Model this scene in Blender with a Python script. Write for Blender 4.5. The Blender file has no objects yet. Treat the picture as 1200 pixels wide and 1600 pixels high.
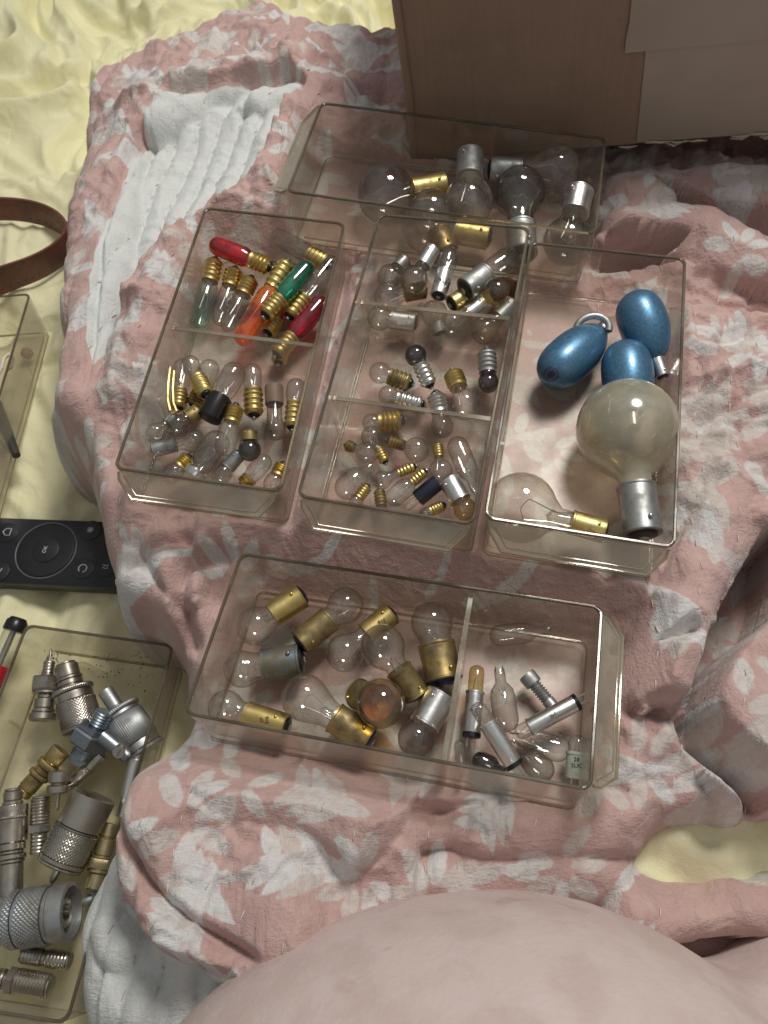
import bpy, bmesh, math, random
import numpy as np
from mathutils import Vector, Matrix
rnd = random.Random(7)
sc = bpy.context.scene
COL = sc.collection
# ------------------------------------------------------------------ camera, world, lamp, exposure (1 unit = 10 cm)
sc.unit_settings.scale_length = 0.1
PITCH, ROLL, CH, FPX = 0.4856, -0.09225, 2.7015, 1203.25
CAMR = Matrix.Rotation(PITCH, 3, 'X') @ Matrix.Rotation(ROLL, 3, 'Z')
cd = bpy.data.cameras.new('camera'); cam = bpy.data.objects.new('camera', cd); COL.objects.link(cam)
cam.matrix_world = Matrix.Translation((0, 0, CH)) @ CAMR.to_4x4()
cd.sensor_fit = 'VERTICAL'; cd.sensor_height = 36.0; cd.lens = 36.0 * FPX / 1600.0
cd.clip_start = 0.02; cd.clip_end = 100
cd.dof.use_dof = True; cd.dof.focus_distance = 2.75; cd.dof.aperture_fstop = 2.2
sc.camera = cam
w = bpy.data.worlds.new("World"); sc.world = w; w.use_nodes = True
bg = w.node_tree.nodes['Background']; bg.inputs[1].default_value = 1.0      # dim room: pale ceiling overhead, darker walls towards the horizon
_tc = w.node_tree.nodes.new('ShaderNodeTexCoord'); _sx = w.node_tree.nodes.new('ShaderNodeSeparateXYZ'); _mr = w.node_tree.nodes.new('ShaderNodeMapRange'); _mx = w.node_tree.nodes.new('ShaderNodeMix'); _mx.data_type = 'RGBA'
w.node_tree.links.new(_tc.outputs['Generated'], _sx.inputs[0]); w.node_tree.links.new(_sx.outputs[2], _mr.inputs[0]); _mr.inputs[1].default_value = 0.1; _mr.inputs[2].default_value = 0.8
w.node_tree.links.new(_mr.outputs[0], _mx.inputs[0]); _mx.inputs[6].default_value = (0.11, 0.105, 0.10, 1); _mx.inputs[7].default_value = (0.285, 0.29, 0.29, 1)
w.node_tree.links.new(_mx.outputs[2], bg.inputs[0])
LAMP = Vector((2.7, 5.4, 8.3))
ld = bpy.data.lights.new('ceiling_lamp', 'AREA'); ld.shape = 'DISK'; ld.size = 2.6; ld.energy = 690; ld.color = (1.0, 0.965, 0.90)
lo = bpy.data.objects.new('ceiling_lamp', ld); COL.objects.link(lo)
lo.location = LAMP; lo.rotation_euler = (Vector((0.1, 1.6, 0)) - LAMP).to_track_quat('-Z', 'Y').to_euler()
sc.view_settings.view_transform = 'Standard'; sc.view_settings.look = 'None'; sc.view_settings.exposure = 0.0; sc.view_settings.gamma = 1
sc.cycles.max_bounces = 14; sc.cycles.transparent_max_bounces = 64; sc.cycles.transmission_bounces = 8
sc.cycles.diffuse_bounces = 3; sc.cycles.glossy_bounces = 4
sc.cycles.use_denoising = True

# ------------------------------------------------------------------ helpers: rays, meshes, materials
CP = Vector((0, 0, CH))
def ray(px, py): return (CAMR @ Vector(((px - 600) / FPX, -(py - 800) / FPX, -1))).normalized()
def W(px, py, z=0.0):
    d = ray(px, py); t = (z - CH) / d.z
    return CP + d * t
def WP(pts, z=0.0): return [(W(a, b, z).x, W(a, b, z).y) for a, b in pts]

def link(o, parent=None):
    COL.objects.link(o)
    if parent is not None: o.parent = parent
    return o
def tag(o, label=None, cat=None, group=None, kind=None):
    if label: o['label'] = label
    if cat: o['category'] = cat
    if group: o['group'] = group
    if kind: o['kind'] = kind
    return o
def empty(name, mw, label, cat, group=None):
    o = bpy.data.objects.new(name, None); o.empty_display_size = 0.02; link(o); o.matrix_world = mw
    return tag(o, label, cat, group)
def mesh(name, V, Fc, m, parent=None, smooth=True, sharp=None):
    me = bpy.data.meshes.new(name); me.from_pydata([tuple(v) for v in V], [], Fc); me.update()
    if m: me.materials.append(m)
    if smooth:
        me.polygons.foreach_set('use_smooth', [True] * len(me.polygons))
        if sharp: me.set_sharp_from_angle(angle=math.radians(sharp))
    return link(bpy.data.objects.new(name, me), parent)
def bm_obj(name, bm, m, parent=None, smooth=False, sharp=35):
    bmesh.ops.recalc_face_normals(bm, faces=bm.faces[:])
    me = bpy.data.meshes.new(name); bm.to_mesh(me); bm.free()
    if m: me.materials.append(m)
    if smooth:
        me.polygons.foreach_set('use_smooth', [True] * len(me.polygons)); me.set_sharp_from_angle(angle=math.radians(sharp))
    return link(bpy.data.objects.new(name, me), parent)

class NT:
    def __init__(s, name):
        s.m = bpy.data.materials.new(name); s.m.use_nodes = True; s.t = s.m.node_tree; s.t.nodes.clear()
        s.out = s.t.nodes.new('ShaderNodeOutputMaterial')
    def n(s, typ, ins=None, **kw):
        nd = s.t.nodes.new(typ)
        for k, v in kw.items(): setattr(nd, k, v)
        for k, v in (ins or {}).items():
            if hasattr(v, 'bl_idname') and hasattr(v, 'outputs'): v = v.outputs[0]
            if isinstance(v, bpy.types.NodeSocket): s.t.links.new(v, nd.inputs[k])
            else: nd.inputs[k].default_value = v
        return nd
    def math(s, op, a, b=0.0, clamp=False):
        return s.n('ShaderNodeMath', {0: a, 1: b}, operation=op, use_clamp=clamp).outputs[0]
    def mix(s, f, a, b):
        nd = s.t.nodes.new('ShaderNodeMix'); nd.data_type = 'RGBA'
        for i, v in ((0, f), (6, a), (7, b)):
            if isinstance(v, bpy.types.NodeSocket): s.t.links.new(v, nd.inputs[i])
            else: nd.inputs[i].default_value = v if i == 0 or len(v) == 4 else (*v, 1)
        return nd.outputs[2]
    def noise(s, scale, detail=3, co=None, rough=.55, dist=0.0):
        if co is None: co = s.n('ShaderNodeTexCoord').outputs['Object']
        return s.n('ShaderNodeTexNoise', {'Vector': co, 'Scale': scale, 'Detail': detail, 'Roughness': rough, 'Distortion': dist}).outputs[0]
    def ramp(s, f, a, b, c0=0.0, c1=1.0):
        return s.n('ShaderNodeMapRange', {0: f, 1: a, 2: b, 3: c0, 4: c1}, interpolation_type='SMOOTHSTEP').outputs[0]
    def bump(s, h, strength, dist):
        return s.n('ShaderNodeBump', {'Height': h, 'Strength': strength, 'Distance': dist}).outputs[0]
    def principled(s, **k):
        ins = {}
        names = dict(color='Base Color', metallic='Metallic', rough='Roughness', normal='Normal', spec='Specular IOR Level', sss='Subsurface Weight',
                     sheen='Sheen Weight', sheenr='Sheen Roughness', coat='Coat Weight', emit='Emission Color', estr='Emission Strength', aniso='Anisotropic')
        for a, v in k.items():
            if a == 'color' and not isinstance(v, bpy.types.NodeSocket) and len(v) == 3: v = (*v, 1)
            ins[names[a]] = v
        return s.n('ShaderNodeBsdfPrincipled', ins).outputs[0]
    def crumple(s, scale, co, warp=.12, wide=.16):
        nz = s.n('ShaderNodeTexNoise', {'Vector': co, 'Scale': scale * .8, 'Detail': 2}).outputs[1]
        off = s.n('ShaderNodeVectorMath', {0: nz, 1: (.5, .5, .5)}, operation='SUBTRACT').outputs[0]
        off = s.n('ShaderNodeVectorMath', {0: off, 'Scale': warp * 8 / scale}, operation='SCALE').outputs[0]
        c2 = s.n('ShaderNodeVectorMath', {0: co, 1: off}, operation='ADD').outputs[0]
        v = s.n('ShaderNodeTexVoronoi', {'Vector': c2, 'Scale': scale}, feature='DISTANCE_TO_EDGE').outputs[0]
        return s.ramp(v, 0.0, wide)
    def done(s, sh): s.t.links.new(sh, s.out.inputs[0]); return s.m
MC = {}
def cached(f):
    def g(*a):
        k = (f.__name__,) + a
        if k not in MC: MC[k] = f(*a)
        return MC[k]
    return g
@cached
def metal(name, c, c2, rough=0.3, tarn=0.5, scale=9.0):
    t = NT(name); n1 = t.noise(scale, 5); n2 = t.noise(scale * 3, 3)
    f = t.ramp(n1, .62 - tarn * .3, .80 - tarn * .2)
    col = t.mix(f, c, c2)
    r = t.math('ADD', t.math('MULTIPLY', n2, .22), t.math('ADD', t.math('MULTIPLY', f, .22), rough - .1))
    return t.done(t.principled(color=col, metallic=t.math('SUBTRACT', 1.0, t.math('MULTIPLY', f, .35)), rough=r, normal=t.bump(n2, .12, .003)))
@cached
def plain(name, c, rough=0.5, metallic=0.0, var=0.12, scale=12.0, bump=0.1):
    t = NT(name); n1 = t.noise(scale, 4)
    col = t.mix(t.ramp(n1, .35, .7), c, tuple(x * (1 - var * 2) for x in c))
    return t.done(t.principled(color=col, metallic=metallic, rough=rough, normal=t.bump(t.noise(scale * 12, 3), bump, .004)))
@cached
def glass(name, tint, edge=(.60, .57, .52), haze=0.03, hazec=(.5, .48, .42), spec=1.0, rough=.04, h0=0.0):
    """thin blown glass: mostly see-through, darker and more mirror-like where it curves away"""
    t = NT(name)
    fac = t.n('ShaderNodeLayerWeight', {'Blend': .5}).outputs['Facing']
    f4 = t.math('POWER', fac, 4.0); f2 = t.math('POWER', fac, 1.8)
    tr = t.n('ShaderNodeBsdfTransparent', {'Color': t.mix(f2, tint, tuple(a * b for a, b in zip(tint, edge)))}).outputs[0]
    gl = t.n('ShaderNodeBsdfGlossy', {'Color': (1, 1, 1, 1), 'Roughness': rough}).outputs[0]
    a = t.n('ShaderNodeMixShader', {0: t.math('MULTIPLY', t.math('ADD', t.math('MULTIPLY', f4, .65), .085), spec, True), 1: tr, 2: gl}).outputs[0]
    di = t.principled(color=hazec, rough=.5)
    n = t.noise(14, 5)
    h = t.math('MULTIPLY', t.ramp(n, .3, .75, h0, 1.0), haze * 2)
    if h0: 
        mp = t.n('ShaderNodeMapping', {'Vector': t.n('ShaderNodeTexCoord').outputs['Object'], 'Scale': (90, 20, 10), 'Rotation': (.5, .3, .4)}).outputs[0]
        h = t.math('ADD', h, t.math('MULTIPLY', t.ramp(t.noise(1.0, 3, mp, .7, 1.0), .62, .72), .25), True)
    return t.done(t.n('ShaderNodeMixShader', {0: h, 1: a, 2: di}).outputs[0])
@cached
def plastic(name, tint, dirt, dirtc=(.42, .37, .29), spec=1.0, rbase=.05):
    """clear aged polystyrene: sees through, brownish, scuffed and dusty"""
    t = NT(name); co = t.n('ShaderNodeTexCoord').outputs['Object']
    fac = t.n('ShaderNodeLayerWeight', {'Blend': .5}).outputs['Facing']
    f4 = t.math('POWER', fac, 4.0)
    tr = t.n('ShaderNodeBsdfTransparent', {'Color': (*tint, 1)}).outputs[0]
    gl = t.n('ShaderNodeBsdfGlossy', {'Color': (1, .98, .94, 1), 'Roughness': t.ramp(t.noise(6, 4), .3, .7, rbase, rbase + .17)}).outputs[0]
    a = t.n('ShaderNodeMixShader', {0: t.math('MULTIPLY', t.math('ADD', t.math('MULTIPLY', f4, .5), .045), spec, True), 1: tr, 2: gl}).outputs[0]
    n1 = t.noise(3.5, 5, co); n2 = t.noise(60, 2, co)
    mp = t.n('ShaderNodeMapping', {'Vector': co, 'Scale': (9, 160, 60), 'Rotation': (0, .3, .6)}).outputs[0]
    sc_ = t.ramp(t.noise(1.0, 2, mp, .6, 1.5), .71, .76)
    h = t.math('ADD', t.math('MULTIPLY', t.ramp(n1, .3, .75, .35, 1.9), dirt), t.math('MULTIPLY', t.ramp(n2, .70, .76), .12))
    h = t.math('ADD', h, t.math('MULTIPLY', sc_, .16))
    h = t.math('ADD', h, t.math('MULTIPLY', t.math('POWER', fac, 2.0), dirt * 2.2), True)
    di = t.principled(color=dirtc, rough=.45)
    return t.done(t.n('ShaderNodeMixShader', {0: h, 1: a, 2: di}).outputs[0])

BRASS = lambda: metal('brass', (.72, .56, .22), (.24, .17, .08), .36, .5)
BRASSD = lambda: metal('dull_brass', (.52, .40, .17), (.15, .11, .06), .40, .85)
STEEL = lambda: metal('bright_steel', (.80, .80, .78), (.36, .35, .32), .30, .3)
STEELD = lambda: metal('dull_steel', (.50, .52, .53), (.24, .23, .20), .42, .7)
NICKEL = lambda: metal('nickel_plate', (.52, .49, .43), (.20, .17, .13), .28, .6)
BLACK = lambda: plain('black_insulator', (.012, .012, .014), .32)
NAVY = lambda: plain('navy_insulator', (.012, .018, .07), .25)
SOLDER = lambda: metal('solder', (.5, .5, .5), (.2, .2, .2), .35, .6)
INK = lambda: plain('black_ink', (.02, .02, .02), .6)
G = dict(
 clear=lambda: glass('clear_glass', (.93, .925, .91), (.52, .49, .45), .045),
 smoke=lambda: glass('smoky_glass', (.80, .785, .765), (.42, .41, .40), .03),
 dark=lambda: glass('blackened_glass', (.30, .30, .31), (.4, .4, .42), .02, (.1, .1, .1), 1.6),
 dusty=lambda: glass('dusty_glass', (.90, .88, .84), (.6, .57, .52), .10),
 frost=lambda: glass('frosted_glass', (.72, .68, .57), (.5, .46, .36), .18, (.80, .74, .56), 1.7, .13, .7),
 red=lambda: glass('red_glass', (.62, .012, .02), (.6, .35, .35), .30, (.85, .015, .03), 1.2),
 crimson=lambda: glass('crimson_glass', (.52, .012, .04), (.5, .3, .3), .25, (.58, .015, .06), 1.2),
 amber=lambda: glass('amber_glass', (.90, .30, .06), (.65, .45, .3), .28, (.95, .28, .04), 1.3),
 green=lambda: glass('green_glass', (.02, .46, .30), (.3, .6, .5), .25, (.01, .36, .23), 1.4),
 palegreen=lambda: glass('pale_green_glass', (.74, .87, .82), (.55, .65, .6), .05),
 yellow=lambda: glass('yellowed_glass', (.82, .72, .45), (.7, .6, .4), .06),
)
def blue_mat():
    if 'blue' in MC: return MC['blue']
    t = NT('blue_lacquer'); n = t.noise(90, 2); n3 = t.noise(7, 3)
    col = t.mix(t.ramp(n, .35, .7), (.065, .175, .30, 1), (.10, .235, .38, 1))
    col = t.mix(t.ramp(n3, .5, .85, 0, .4), col, (.22, .33, .42, 1))
    fl = t.ramp(t.noise(38, 4), .66, .70, 0, .8); col = t.mix(fl, col, (.22, .33, .38, 1))
    MC['blue'] = t.done(t.principled(color=col, metallic=.5, rough=.38, coat=.25, normal=t.bump(n, .05, .002)))
    return MC['blue']

def grid_faces(nr, ns, close=True):
    f = []
    for i in range(nr - 1):
        for j in range(ns if close else ns - 1):
            a = i * ns + j; b = i * ns + (j + 1) % ns
            f.append((a, b, b + ns, a + ns))
    return f
def lathe(name, prof, m, parent, ns=28, sharp=38, cap=(True, True), fn=None):
    V = []
    for (r, z) in prof:
        for j in range(ns):
            a = 2 * math.pi * j / ns; rr = fn(r, z, a) if fn else r
            V.append((rr * math.cos(a), rr * math.sin(a), z))
    Fc = grid_faces(len(prof), ns)
    if cap[0]: Fc.append(tuple(range(ns))[::-1])
    if cap[1]: Fc.append(tuple((len(prof) - 1) * ns + j for j in range(ns)))
    return mesh(name, V, Fc, m, parent, True, sharp)
def tube_geo(pts, r, ns=6):
    V = []; Fc = []
    pts = [Vector(p) for p in pts]; up = Vector((.3, .2, 1)).normalized()
    for i, p in enumerate(pts):
        d = (pts[min(i + 1, len(pts) - 1)] - pts[max(i - 1, 0)]).normalized()
        x = d.cross(up); x = x.normalized() if x.length > 1e-4 else Vector((1, 0, 0)); y = d.cross(x).normalized()
        rr = r[i] if isinstance(r, (list, tuple)) else r
        for j in range(ns):
            a = 2 * math.pi * j / ns; V.append(p + x * (rr * math.cos(a)) + y * (rr * math.sin(a)))
    Fc = grid_faces(len(pts), ns) + [tuple(range(ns))[::-1], tuple((len(pts) - 1) * ns + j for j in range(ns))]
    return V, Fc
def tubes(name, list_, m, parent=None, ns=6):
    V = []; Fc = []
    for pts, r in list_:
        v, f = tube_geo(pts, r, ns); k = len(V); V += v; Fc += [tuple(i + k for i in q) for q in f]
    return mesh(name, V, Fc, m, parent, True, 50)
def lettering(txt, size, mw, m, parent, name='lettering'):
    c = bpy.data.curves.new(name, 'FONT'); c.body = txt; c.size = size; c.extrude = size * .02; c.align_x = 'CENTER'; c.align_y = 'CENTER'
    tmp = bpy.data.objects.new('tmp', c); me = bpy.data.meshes.new_from_object(tmp); bpy.data.objects.remove(tmp); bpy.data.curves.remove(c)
    me.materials.clear(); me.materials.append(m); o = link(bpy.data.objects.new(name, me), parent); o.matrix_parent_inverse = Matrix(); o.matrix_local = mw
    return o

# ------------------------------------------------------------------ tray poses
TL, TW, TH = 1.35, 0.642, 0.2917
POSE = {1: (-.532, 2.161, -.007, -.2395, .036, .043), 2: (.218, 1.921, .076, -.303, .071, -.047), 3: (.843, 1.746, .034, -.287, -.007, -.013),
        4: (.427, 2.960, .068, -1.854, -.036, -.022), 5: (.005, .758, -.171, 1.291, -.050, .094),
        6: (-2.192, 2.554, -.674, -.026, -.10, -.002), 7: (-1.412, .496, -.630, -.210, -.048, .08)}
TM = {}
for k, (x, y, z, a, b, c) in POSE.items():
    TM[k] = Matrix.Translation((x, y, z)) @ (Matrix.Rotation(a, 4, 'Z') @ Matrix.Rotation(b, 4, 'X') @ Matrix.Rotation(c, 4, 'Y'))
FLOOR = .02
def hit(k, px, py, h=0.0):
    """where the sight line meets a level h above the inside floor of a tray"""
    M = TM[k]; p0 = M @ Vector((0, 0, FLOOR + h)); n = M.to_3x3() @ Vector((0, 0, 1)); d = ray(px, py)
    return CP + d * ((p0 - CP).dot(n) / d.dot(n))

# ------------------------------------------------------------------ numpy noise
_pr = np.random.RandomState(5); PERM = _pr.permutation(512); ANG = _pr.rand(512) * 2 * np.pi
def gnoise(x, y, seed=0):
    xi = np.floor(x).astype(int); yi = np.floor(y).astype(int); xf = x - xi; yf = y - yi
    u = xf * xf * xf * (xf * (xf * 6 - 15) + 10); v = yf * yf * yf * (yf * (yf * 6 - 15) + 10)
    def g(ix, iy, dx, dy):
        h = PERM[(PERM[(ix + seed * 37) % 512] + iy) % 512]; return np.cos(ANG[h]) * dx + np.sin(ANG[h]) * dy
    a = g(xi, yi, xf, yf); b = g(xi + 1, yi, xf - 1, yf); c = g(xi, yi + 1, xf, yf - 1); d = g(xi + 1, yi + 1, xf - 1, yf - 1)
    return ((a * (1 - u) + b * u) * (1 - v) + (c * (1 - u) + d * u) * v) * 1.5
def fbm(x, y, o=3, seed=0):
    s = 0; a = 1
    for i in range(o): s = s + a * gnoise(x * 2 ** i, y * 2 ** i, seed + i); a *= .5
    return s
def poly_sdf(X, Y, P):
    """positive inside"""
    P = np.array(P); d = np.full(X.shape, 1e9); ins = np.zeros(X.shape, bool); n = len(P)
    for i in range(n):
        ax, ay = P[i]; bx, by = P[(i + 1) % n]; ex, ey = bx - ax, by - ay
        t = np.clip(((X - ax) * ex + (Y - ay) * ey) / (ex * ex + ey * ey + 1e-12), 0, 1)
        d = np.minimum(d, (X - ax - t * ex) ** 2 + (Y - ay - t * ey) ** 2)
        c = ((ay > Y) != (by > Y)) & (X < (bx - ax) * (Y - ay) / (by - ay + 1e-12) + ax); ins ^= c
    d = np.sqrt(d); return np.where(ins, d, -d)
def line_dist(X, Y, P):
    d = np.full(X.shape, 1e9); T = np.zeros(X.shape); n = len(P) - 1
    for i in range(n):
        ax, ay = P[i]; bx, by = P[i + 1]; ex, ey = bx - ax, by - ay
        t = np.clip(((X - ax) * ex + (Y - ay) * ey) / (ex * ex + ey * ey + 1e-12), 0, 1)
        q = np.hypot(X - ax - t * ex, Y - ay - t * ey); m = q < d; d = np.where(m, q, d); T = np.where(m, (i + t) / n, T)
    return d, T
def chaikin(P, n=2):
    P = [np.array(p, float) for p in P]
    for _ in range(n):
        Q = [P[0]]
        for a, b in zip(P[:-1], P[1:]): Q += [a * .75 + b * .25, a * .25 + b * .75]
        P = Q + [P[-1]]
    return P
def sstep(a, b, x):
    t = np.clip((x - a) / (b - a), 0, 1); return t * t * (3 - 2 * t)
def heightmesh(name, xs, ys, Z, m, attrs=None, mask=None):
    nx, ny = len(xs), len(ys); X, Y = np.meshgrid(xs, ys)
    co = np.stack([X, Y, Z], -1).reshape(-1, 3).astype(np.float32)
    idx = np.arange(nx * ny).reshape(ny, nx)
    q = np.stack([idx[:-1, :-1], idx[:-1, 1:], idx[1:, 1:], idx[1:, :-1]], -1).reshape(-1, 4)
    if mask is not None:
        mk = mask.reshape(-1)[q].any(1); q = q[mk]
        used = np.zeros(nx * ny, bool); used[q.ravel()] = True; rem = np.cumsum(used) - 1; q = rem[q]; co = co[used]
        attrs = {k: v.reshape(-1)[used] for k, v in (attrs or {}).items()}
    me = bpy.data.meshes.new(name); me.vertices.add(len(co)); me.vertices.foreach_set('co', co.ravel())
    me.loops.add(q.size); me.loops.foreach_set('vertex_index', q.ravel().astype(np.int32))
    me.polygons.add(len(q)); me.polygons.foreach_set('loop_start', (np.arange(len(q)) * 4).astype(np.int32))
    me.polygons.foreach_set('use_smooth', np.ones(len(q), bool)); me.update(calc_edges=True)
    for k, v in (attrs or {}).items():
        a = me.attributes.new(k, 'FLOAT', 'POINT'); a.data.foreach_set('value', v.reshape(-1).astype(np.float32))
    me.materials.append(m); return link(bpy.data.objects.new(name, me))

# ------------------------------------------------------------------ bed sheet
SHZ = -0.70
def sheet_height(X, Y):
    wx = X + .35 * gnoise(X * 1.3, Y * 1.3, 3); wy = Y + .35 * gnoise(X * 1.3, Y * 1.3, 9)
    r1 = 1 - np.abs(gnoise(wx * 1.5, wy * 1.1, 21)) * 2.2; r2 = 1 - np.abs(gnoise(wx * 2.7 + 5, wy * 2.2, 31)) * 2.2
    r3 = 1 - np.abs(gnoise(wx * 5.1 + 5, wy * 4.0, 41)) * 2.2
    r4 = 1 - np.abs(gnoise(wx * 3.6 + wy * 2.2, wy * 3.0 - wx * 1.5, 45)) * 2.3
    r6 = 1 - np.abs(gnoise(wx * 6.5 - wy * 3, wy * 6 + wx * 2, 47)) * 2.2
    h = .13 * r1 + .095 * r2 * (.7 + .4 * r1) + .060 * r4 + .026 * r3 + .014 * r6 + .06 * gnoise(X * .8, Y * .8, 6) - .10
    amp = .40 + .70 * sstep(1.9, 3.4, Y + .25 * X)
    cx, cy = WP([(40, 395)], SHZ)[0]; amp = amp * (1 - .75 * np.exp(-(((X - cx) / .75) ** 2 + ((Y - cy) / .60) ** 2) ** 2))
    z = SHZ - .03 + h * amp
    bx, by = WP([(1130, 1330)], -.30)[0]
    b = np.exp(-(((X - bx - .25) / .75) ** 2 + ((Y - by) / .34) ** 2) ** 2)
    z = z + b * (.47 + .05 * gnoise(X * 2.5, Y * 7, 12))
    return z
t = NT('yellow_sateen'); co = t.n('ShaderNodeTexCoord').outputs['Object']
n = t.noise(160, 2, co); n2 = t.noise(2.0, 3, co)
c = t.mix(t.ramp(n2, .3, .7), (.86, .82, .53), (.81, .775, .50))
m_sheet = t.done(t.principled(color=c, rough=.66, spec=.22, sheen=.3, sheenr=.4, normal=t.n('ShaderNodeBump', {'Strength': .20, 'Distance': .03, 'Height': t.math('ADD', t.crumple(3.2, co, .5, .35), t.math('MULTIPLY', t.crumple(8.0, co, .5, .4), .15)), 'Normal': t.bump(t.math('ADD', t.noise(24, 5, co, .6), t.math('MULTIPLY', n, .5)), .30, .012)}).outputs[0]))
xs = np.arange(-4.2, 3.6, .0145); ys = np.arange(-1.6, 8.0, .0145); X, Y = np.meshgrid(xs, ys)
Zs = sheet_height(X, Y)
for _ in range(2):
    Zs[1:-1, 1:-1] = (Zs[1:-1, 1:-1] * 2 + Zs[:-2, 1:-1] + Zs[2:, 1:-1] + Zs[1:-1, :-2] + Zs[1:-1, 2:]) / 6
for k in (6, 7):
    M = TM[k]; Mi = M.inverted(); nrm = M.to_3x3() @ Vector((0, 0, 1)); o = M.translation
    plane = o.z - ((X - o.x) * nrm.x + (Y - o.y) * nrm.y) / nrm.z
    C4 = [M @ Vector((sx * TW / 2, sy * TL / 2, 0)) for sx, sy in ((-1, -1), (1, -1), (1, 1), (-1, 1))]
    d = poly_sdf(X, Y, [(c_.x, c_.y) for c_ in C4])
    Zs = np.minimum(Zs, plane - .008 + np.maximum(0, -d) * 1.0)
sheet = heightmesh('bed_sheet', xs, ys, Zs, m_sheet)
tag(sheet, 'pale yellow crumpled satin bed sheet spread under the quilt', 'bed sheet', kind='structure')

# ------------------------------------------------------------------ quilt
OUT = [(640, 108), (560, 112), (500, 112), (478, 88), (450, 70), (420, 64), (385, 82), (330, 104), (260, 130), (190, 158), (152, 178), (137, 220), (130, 290),
       (116, 370), (106, 440), (104, 520), (100, 600), (92, 645), (68, 690), (78, 724), (128, 742), (142, 790), (152, 850), (172, 905), (168, 955), (192, 992), (252, 1012),
       (276, 1060), (288, 1110), (284, 1160), (224, 1205), (200, 1285), (160, 1340), (116, 1400), (98, 1460), (94, 1530), (104, 1600), (110, 1720), (700, 1800),
       (1500, 1800), (1500, 1316), (1200, 1324), (1110, 1336), (1040, 1350), (1012, 1344), (1020, 1334), (1100, 1318), (1200, 1298), (1500, 1280), (1500, 60), (900, 60)]
OUTW = [tuple(p) for p in chaikin(WP(OUT, -.35) + WP(OUT[:1], -.35), 2)]
qx = np.arange(-1.75, 2.75, .0088); qy = np.arange(-1.15, 5.0, .0088); X, Y = np.meshgrid(qx, qy)
wob = .025 * gnoise(X * 5, Y * 5, 77)
sd = poly_sdf(X, Y, OUTW) + wob
# smooth base through the trays' undersides and a few free points
ctrl = []
for k in (1, 2, 3, 4, 5):
    for sx in (-.5, 0, .5):
        for sy in (-.5, 0, .5):
            p = TM[k] @ Vector((sx * TW, sy * TL, 0)); ctrl.append((p.x, p.y, p.z - .004))
for px, py, z in [(150, 250, -.12), (130, 450, -.14), (110, 640, -.22), (250, 300, -.10), (300, 160, -.02), (420, 110, .03), (560, 150, -.05), (170, 800, -.2),
                  (200, 950, -.22), (1130, 480, .08), (1150, 620, .12), (1130, 760, .10), (1060, 950, -.02), (1000, 1050, -.1), (1180, 1080, .06), (1030, 1200, -.1), (1150, 1230, -.12),
                  (400, 1300, -.02), (300, 1250, -.06), (600, 1300, -.08), (750, 1290, -.16), (900, 1310, -.17), (300, 1420, -.10), (200, 1480, -.30), (170, 1580, -.32),
                  (400, 1500, -.15), (700, 1370, -.24), (900, 1370, -.26), (1100, 1420, -.28), (1250, 1350, -.3), (1200, 350, -.02), (1050, 320, -.02), (1300, 700, 0.05), (1350, 1100, 0), (800, 100, 0), (1100, 100, 0)]:
    p = W(px, py, z); ctrl.append((p.x, p.y, z))
num = 0; den = 0
for cx, cy, cz in ctrl:
    wgt = 1 / ((X - cx) ** 2 + (Y - cy) ** 2 + .004) ** 1.6; num = num + wgt * cz; den = den + wgt
H = num / den
# lining side and quilting
LIN = [(246, 214), (258, 198), (300, 190), (380, 178), (455, 172), (480, 190), (452, 232), (440, 270), (420, 300), (398, 340), (345, 372), (300, 400), (250, 440), (205, 500), (180, 560), (160, 600), (150, 560), (158, 470), (178, 380), (212, 290)]
LIN2 = [(218, 1290), (206, 1350), (216, 1420), (252, 1466), (310, 1502), (380, 1524), (420, 1560), (300, 1800), (60, 1800), (60, 1290)]
lin = np.maximum(poly_sdf(X, Y, WP(LIN, -.06)), poly_sdf(X, Y, WP(LIN2, -.25)))
lin = lin + .007 * gnoise(X * 9, Y * 9, 8)
QS = .135
def qcoord(X, Y): return X - .28 * Y + .10 * gnoise(X * 1.1, Y * 1.1, 50) + .018 * gnoise(X * 5, Y * 5, 51)
q = qcoord(X, Y) / QS; pf = np.abs(np.sin(np.pi * q)) ** .6
inl = sstep(-.01, .03, lin)
puff = pf * (.020 + .026 * inl)
wr = .055 * fbm(X * 2.2, Y * 2.2, 2, 60)
u, v = X * .5 + Y * .85, X * .85 - Y * .5
wx = u + .15 * gnoise(X * 2, Y * 2, 62)
rg = 1 - np.abs(gnoise(wx * 5.5, v * 2.2, 63)) * 2; rg2 = 1 - np.abs(gnoise(v * 8 + .3 * gnoise(X * 3, Y * 3, 66), u * 3.5, 64)) * 2
r5 = 1 - np.abs(gnoise(X * 13 + .5 * gnoise(X * 5, Y * 5, 73), Y * 5.5, 74)) * 2
wr = wr + .030 * rg * (1 - inl * .6) + .017 * rg2 + .007 * r5 + .005 * gnoise(X * 22, Y * 22, 65) + .0035 * gnoise(X * 9 * 3, Y * 6, 67)
cz = gnoise(u * 3.1 + .35 * gnoise(X * 2.5, Y * 2.5, 80), v * 1.3, 81); cz2 = gnoise(v * 5.0 + .3 * gnoise(X * 3, Y * 3, 82), u * 2.4, 83)
wr = wr + .034 * np.clip(1 - np.abs(cz) * 3.2, 0, 1) ** 1.6 + .016 * np.clip(1 - np.abs(cz2) * 3.5, 0, 1) ** 1.6
wr = wr + .075 * (1 - np.abs(gnoise(u * 1.6 - .5 * v + .2 * gnoise(X * 2, Y * 2, 85), v * 1.1, 84)) * 2.4) * sstep(.95, 1.25, X - .1 * Y)
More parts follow.
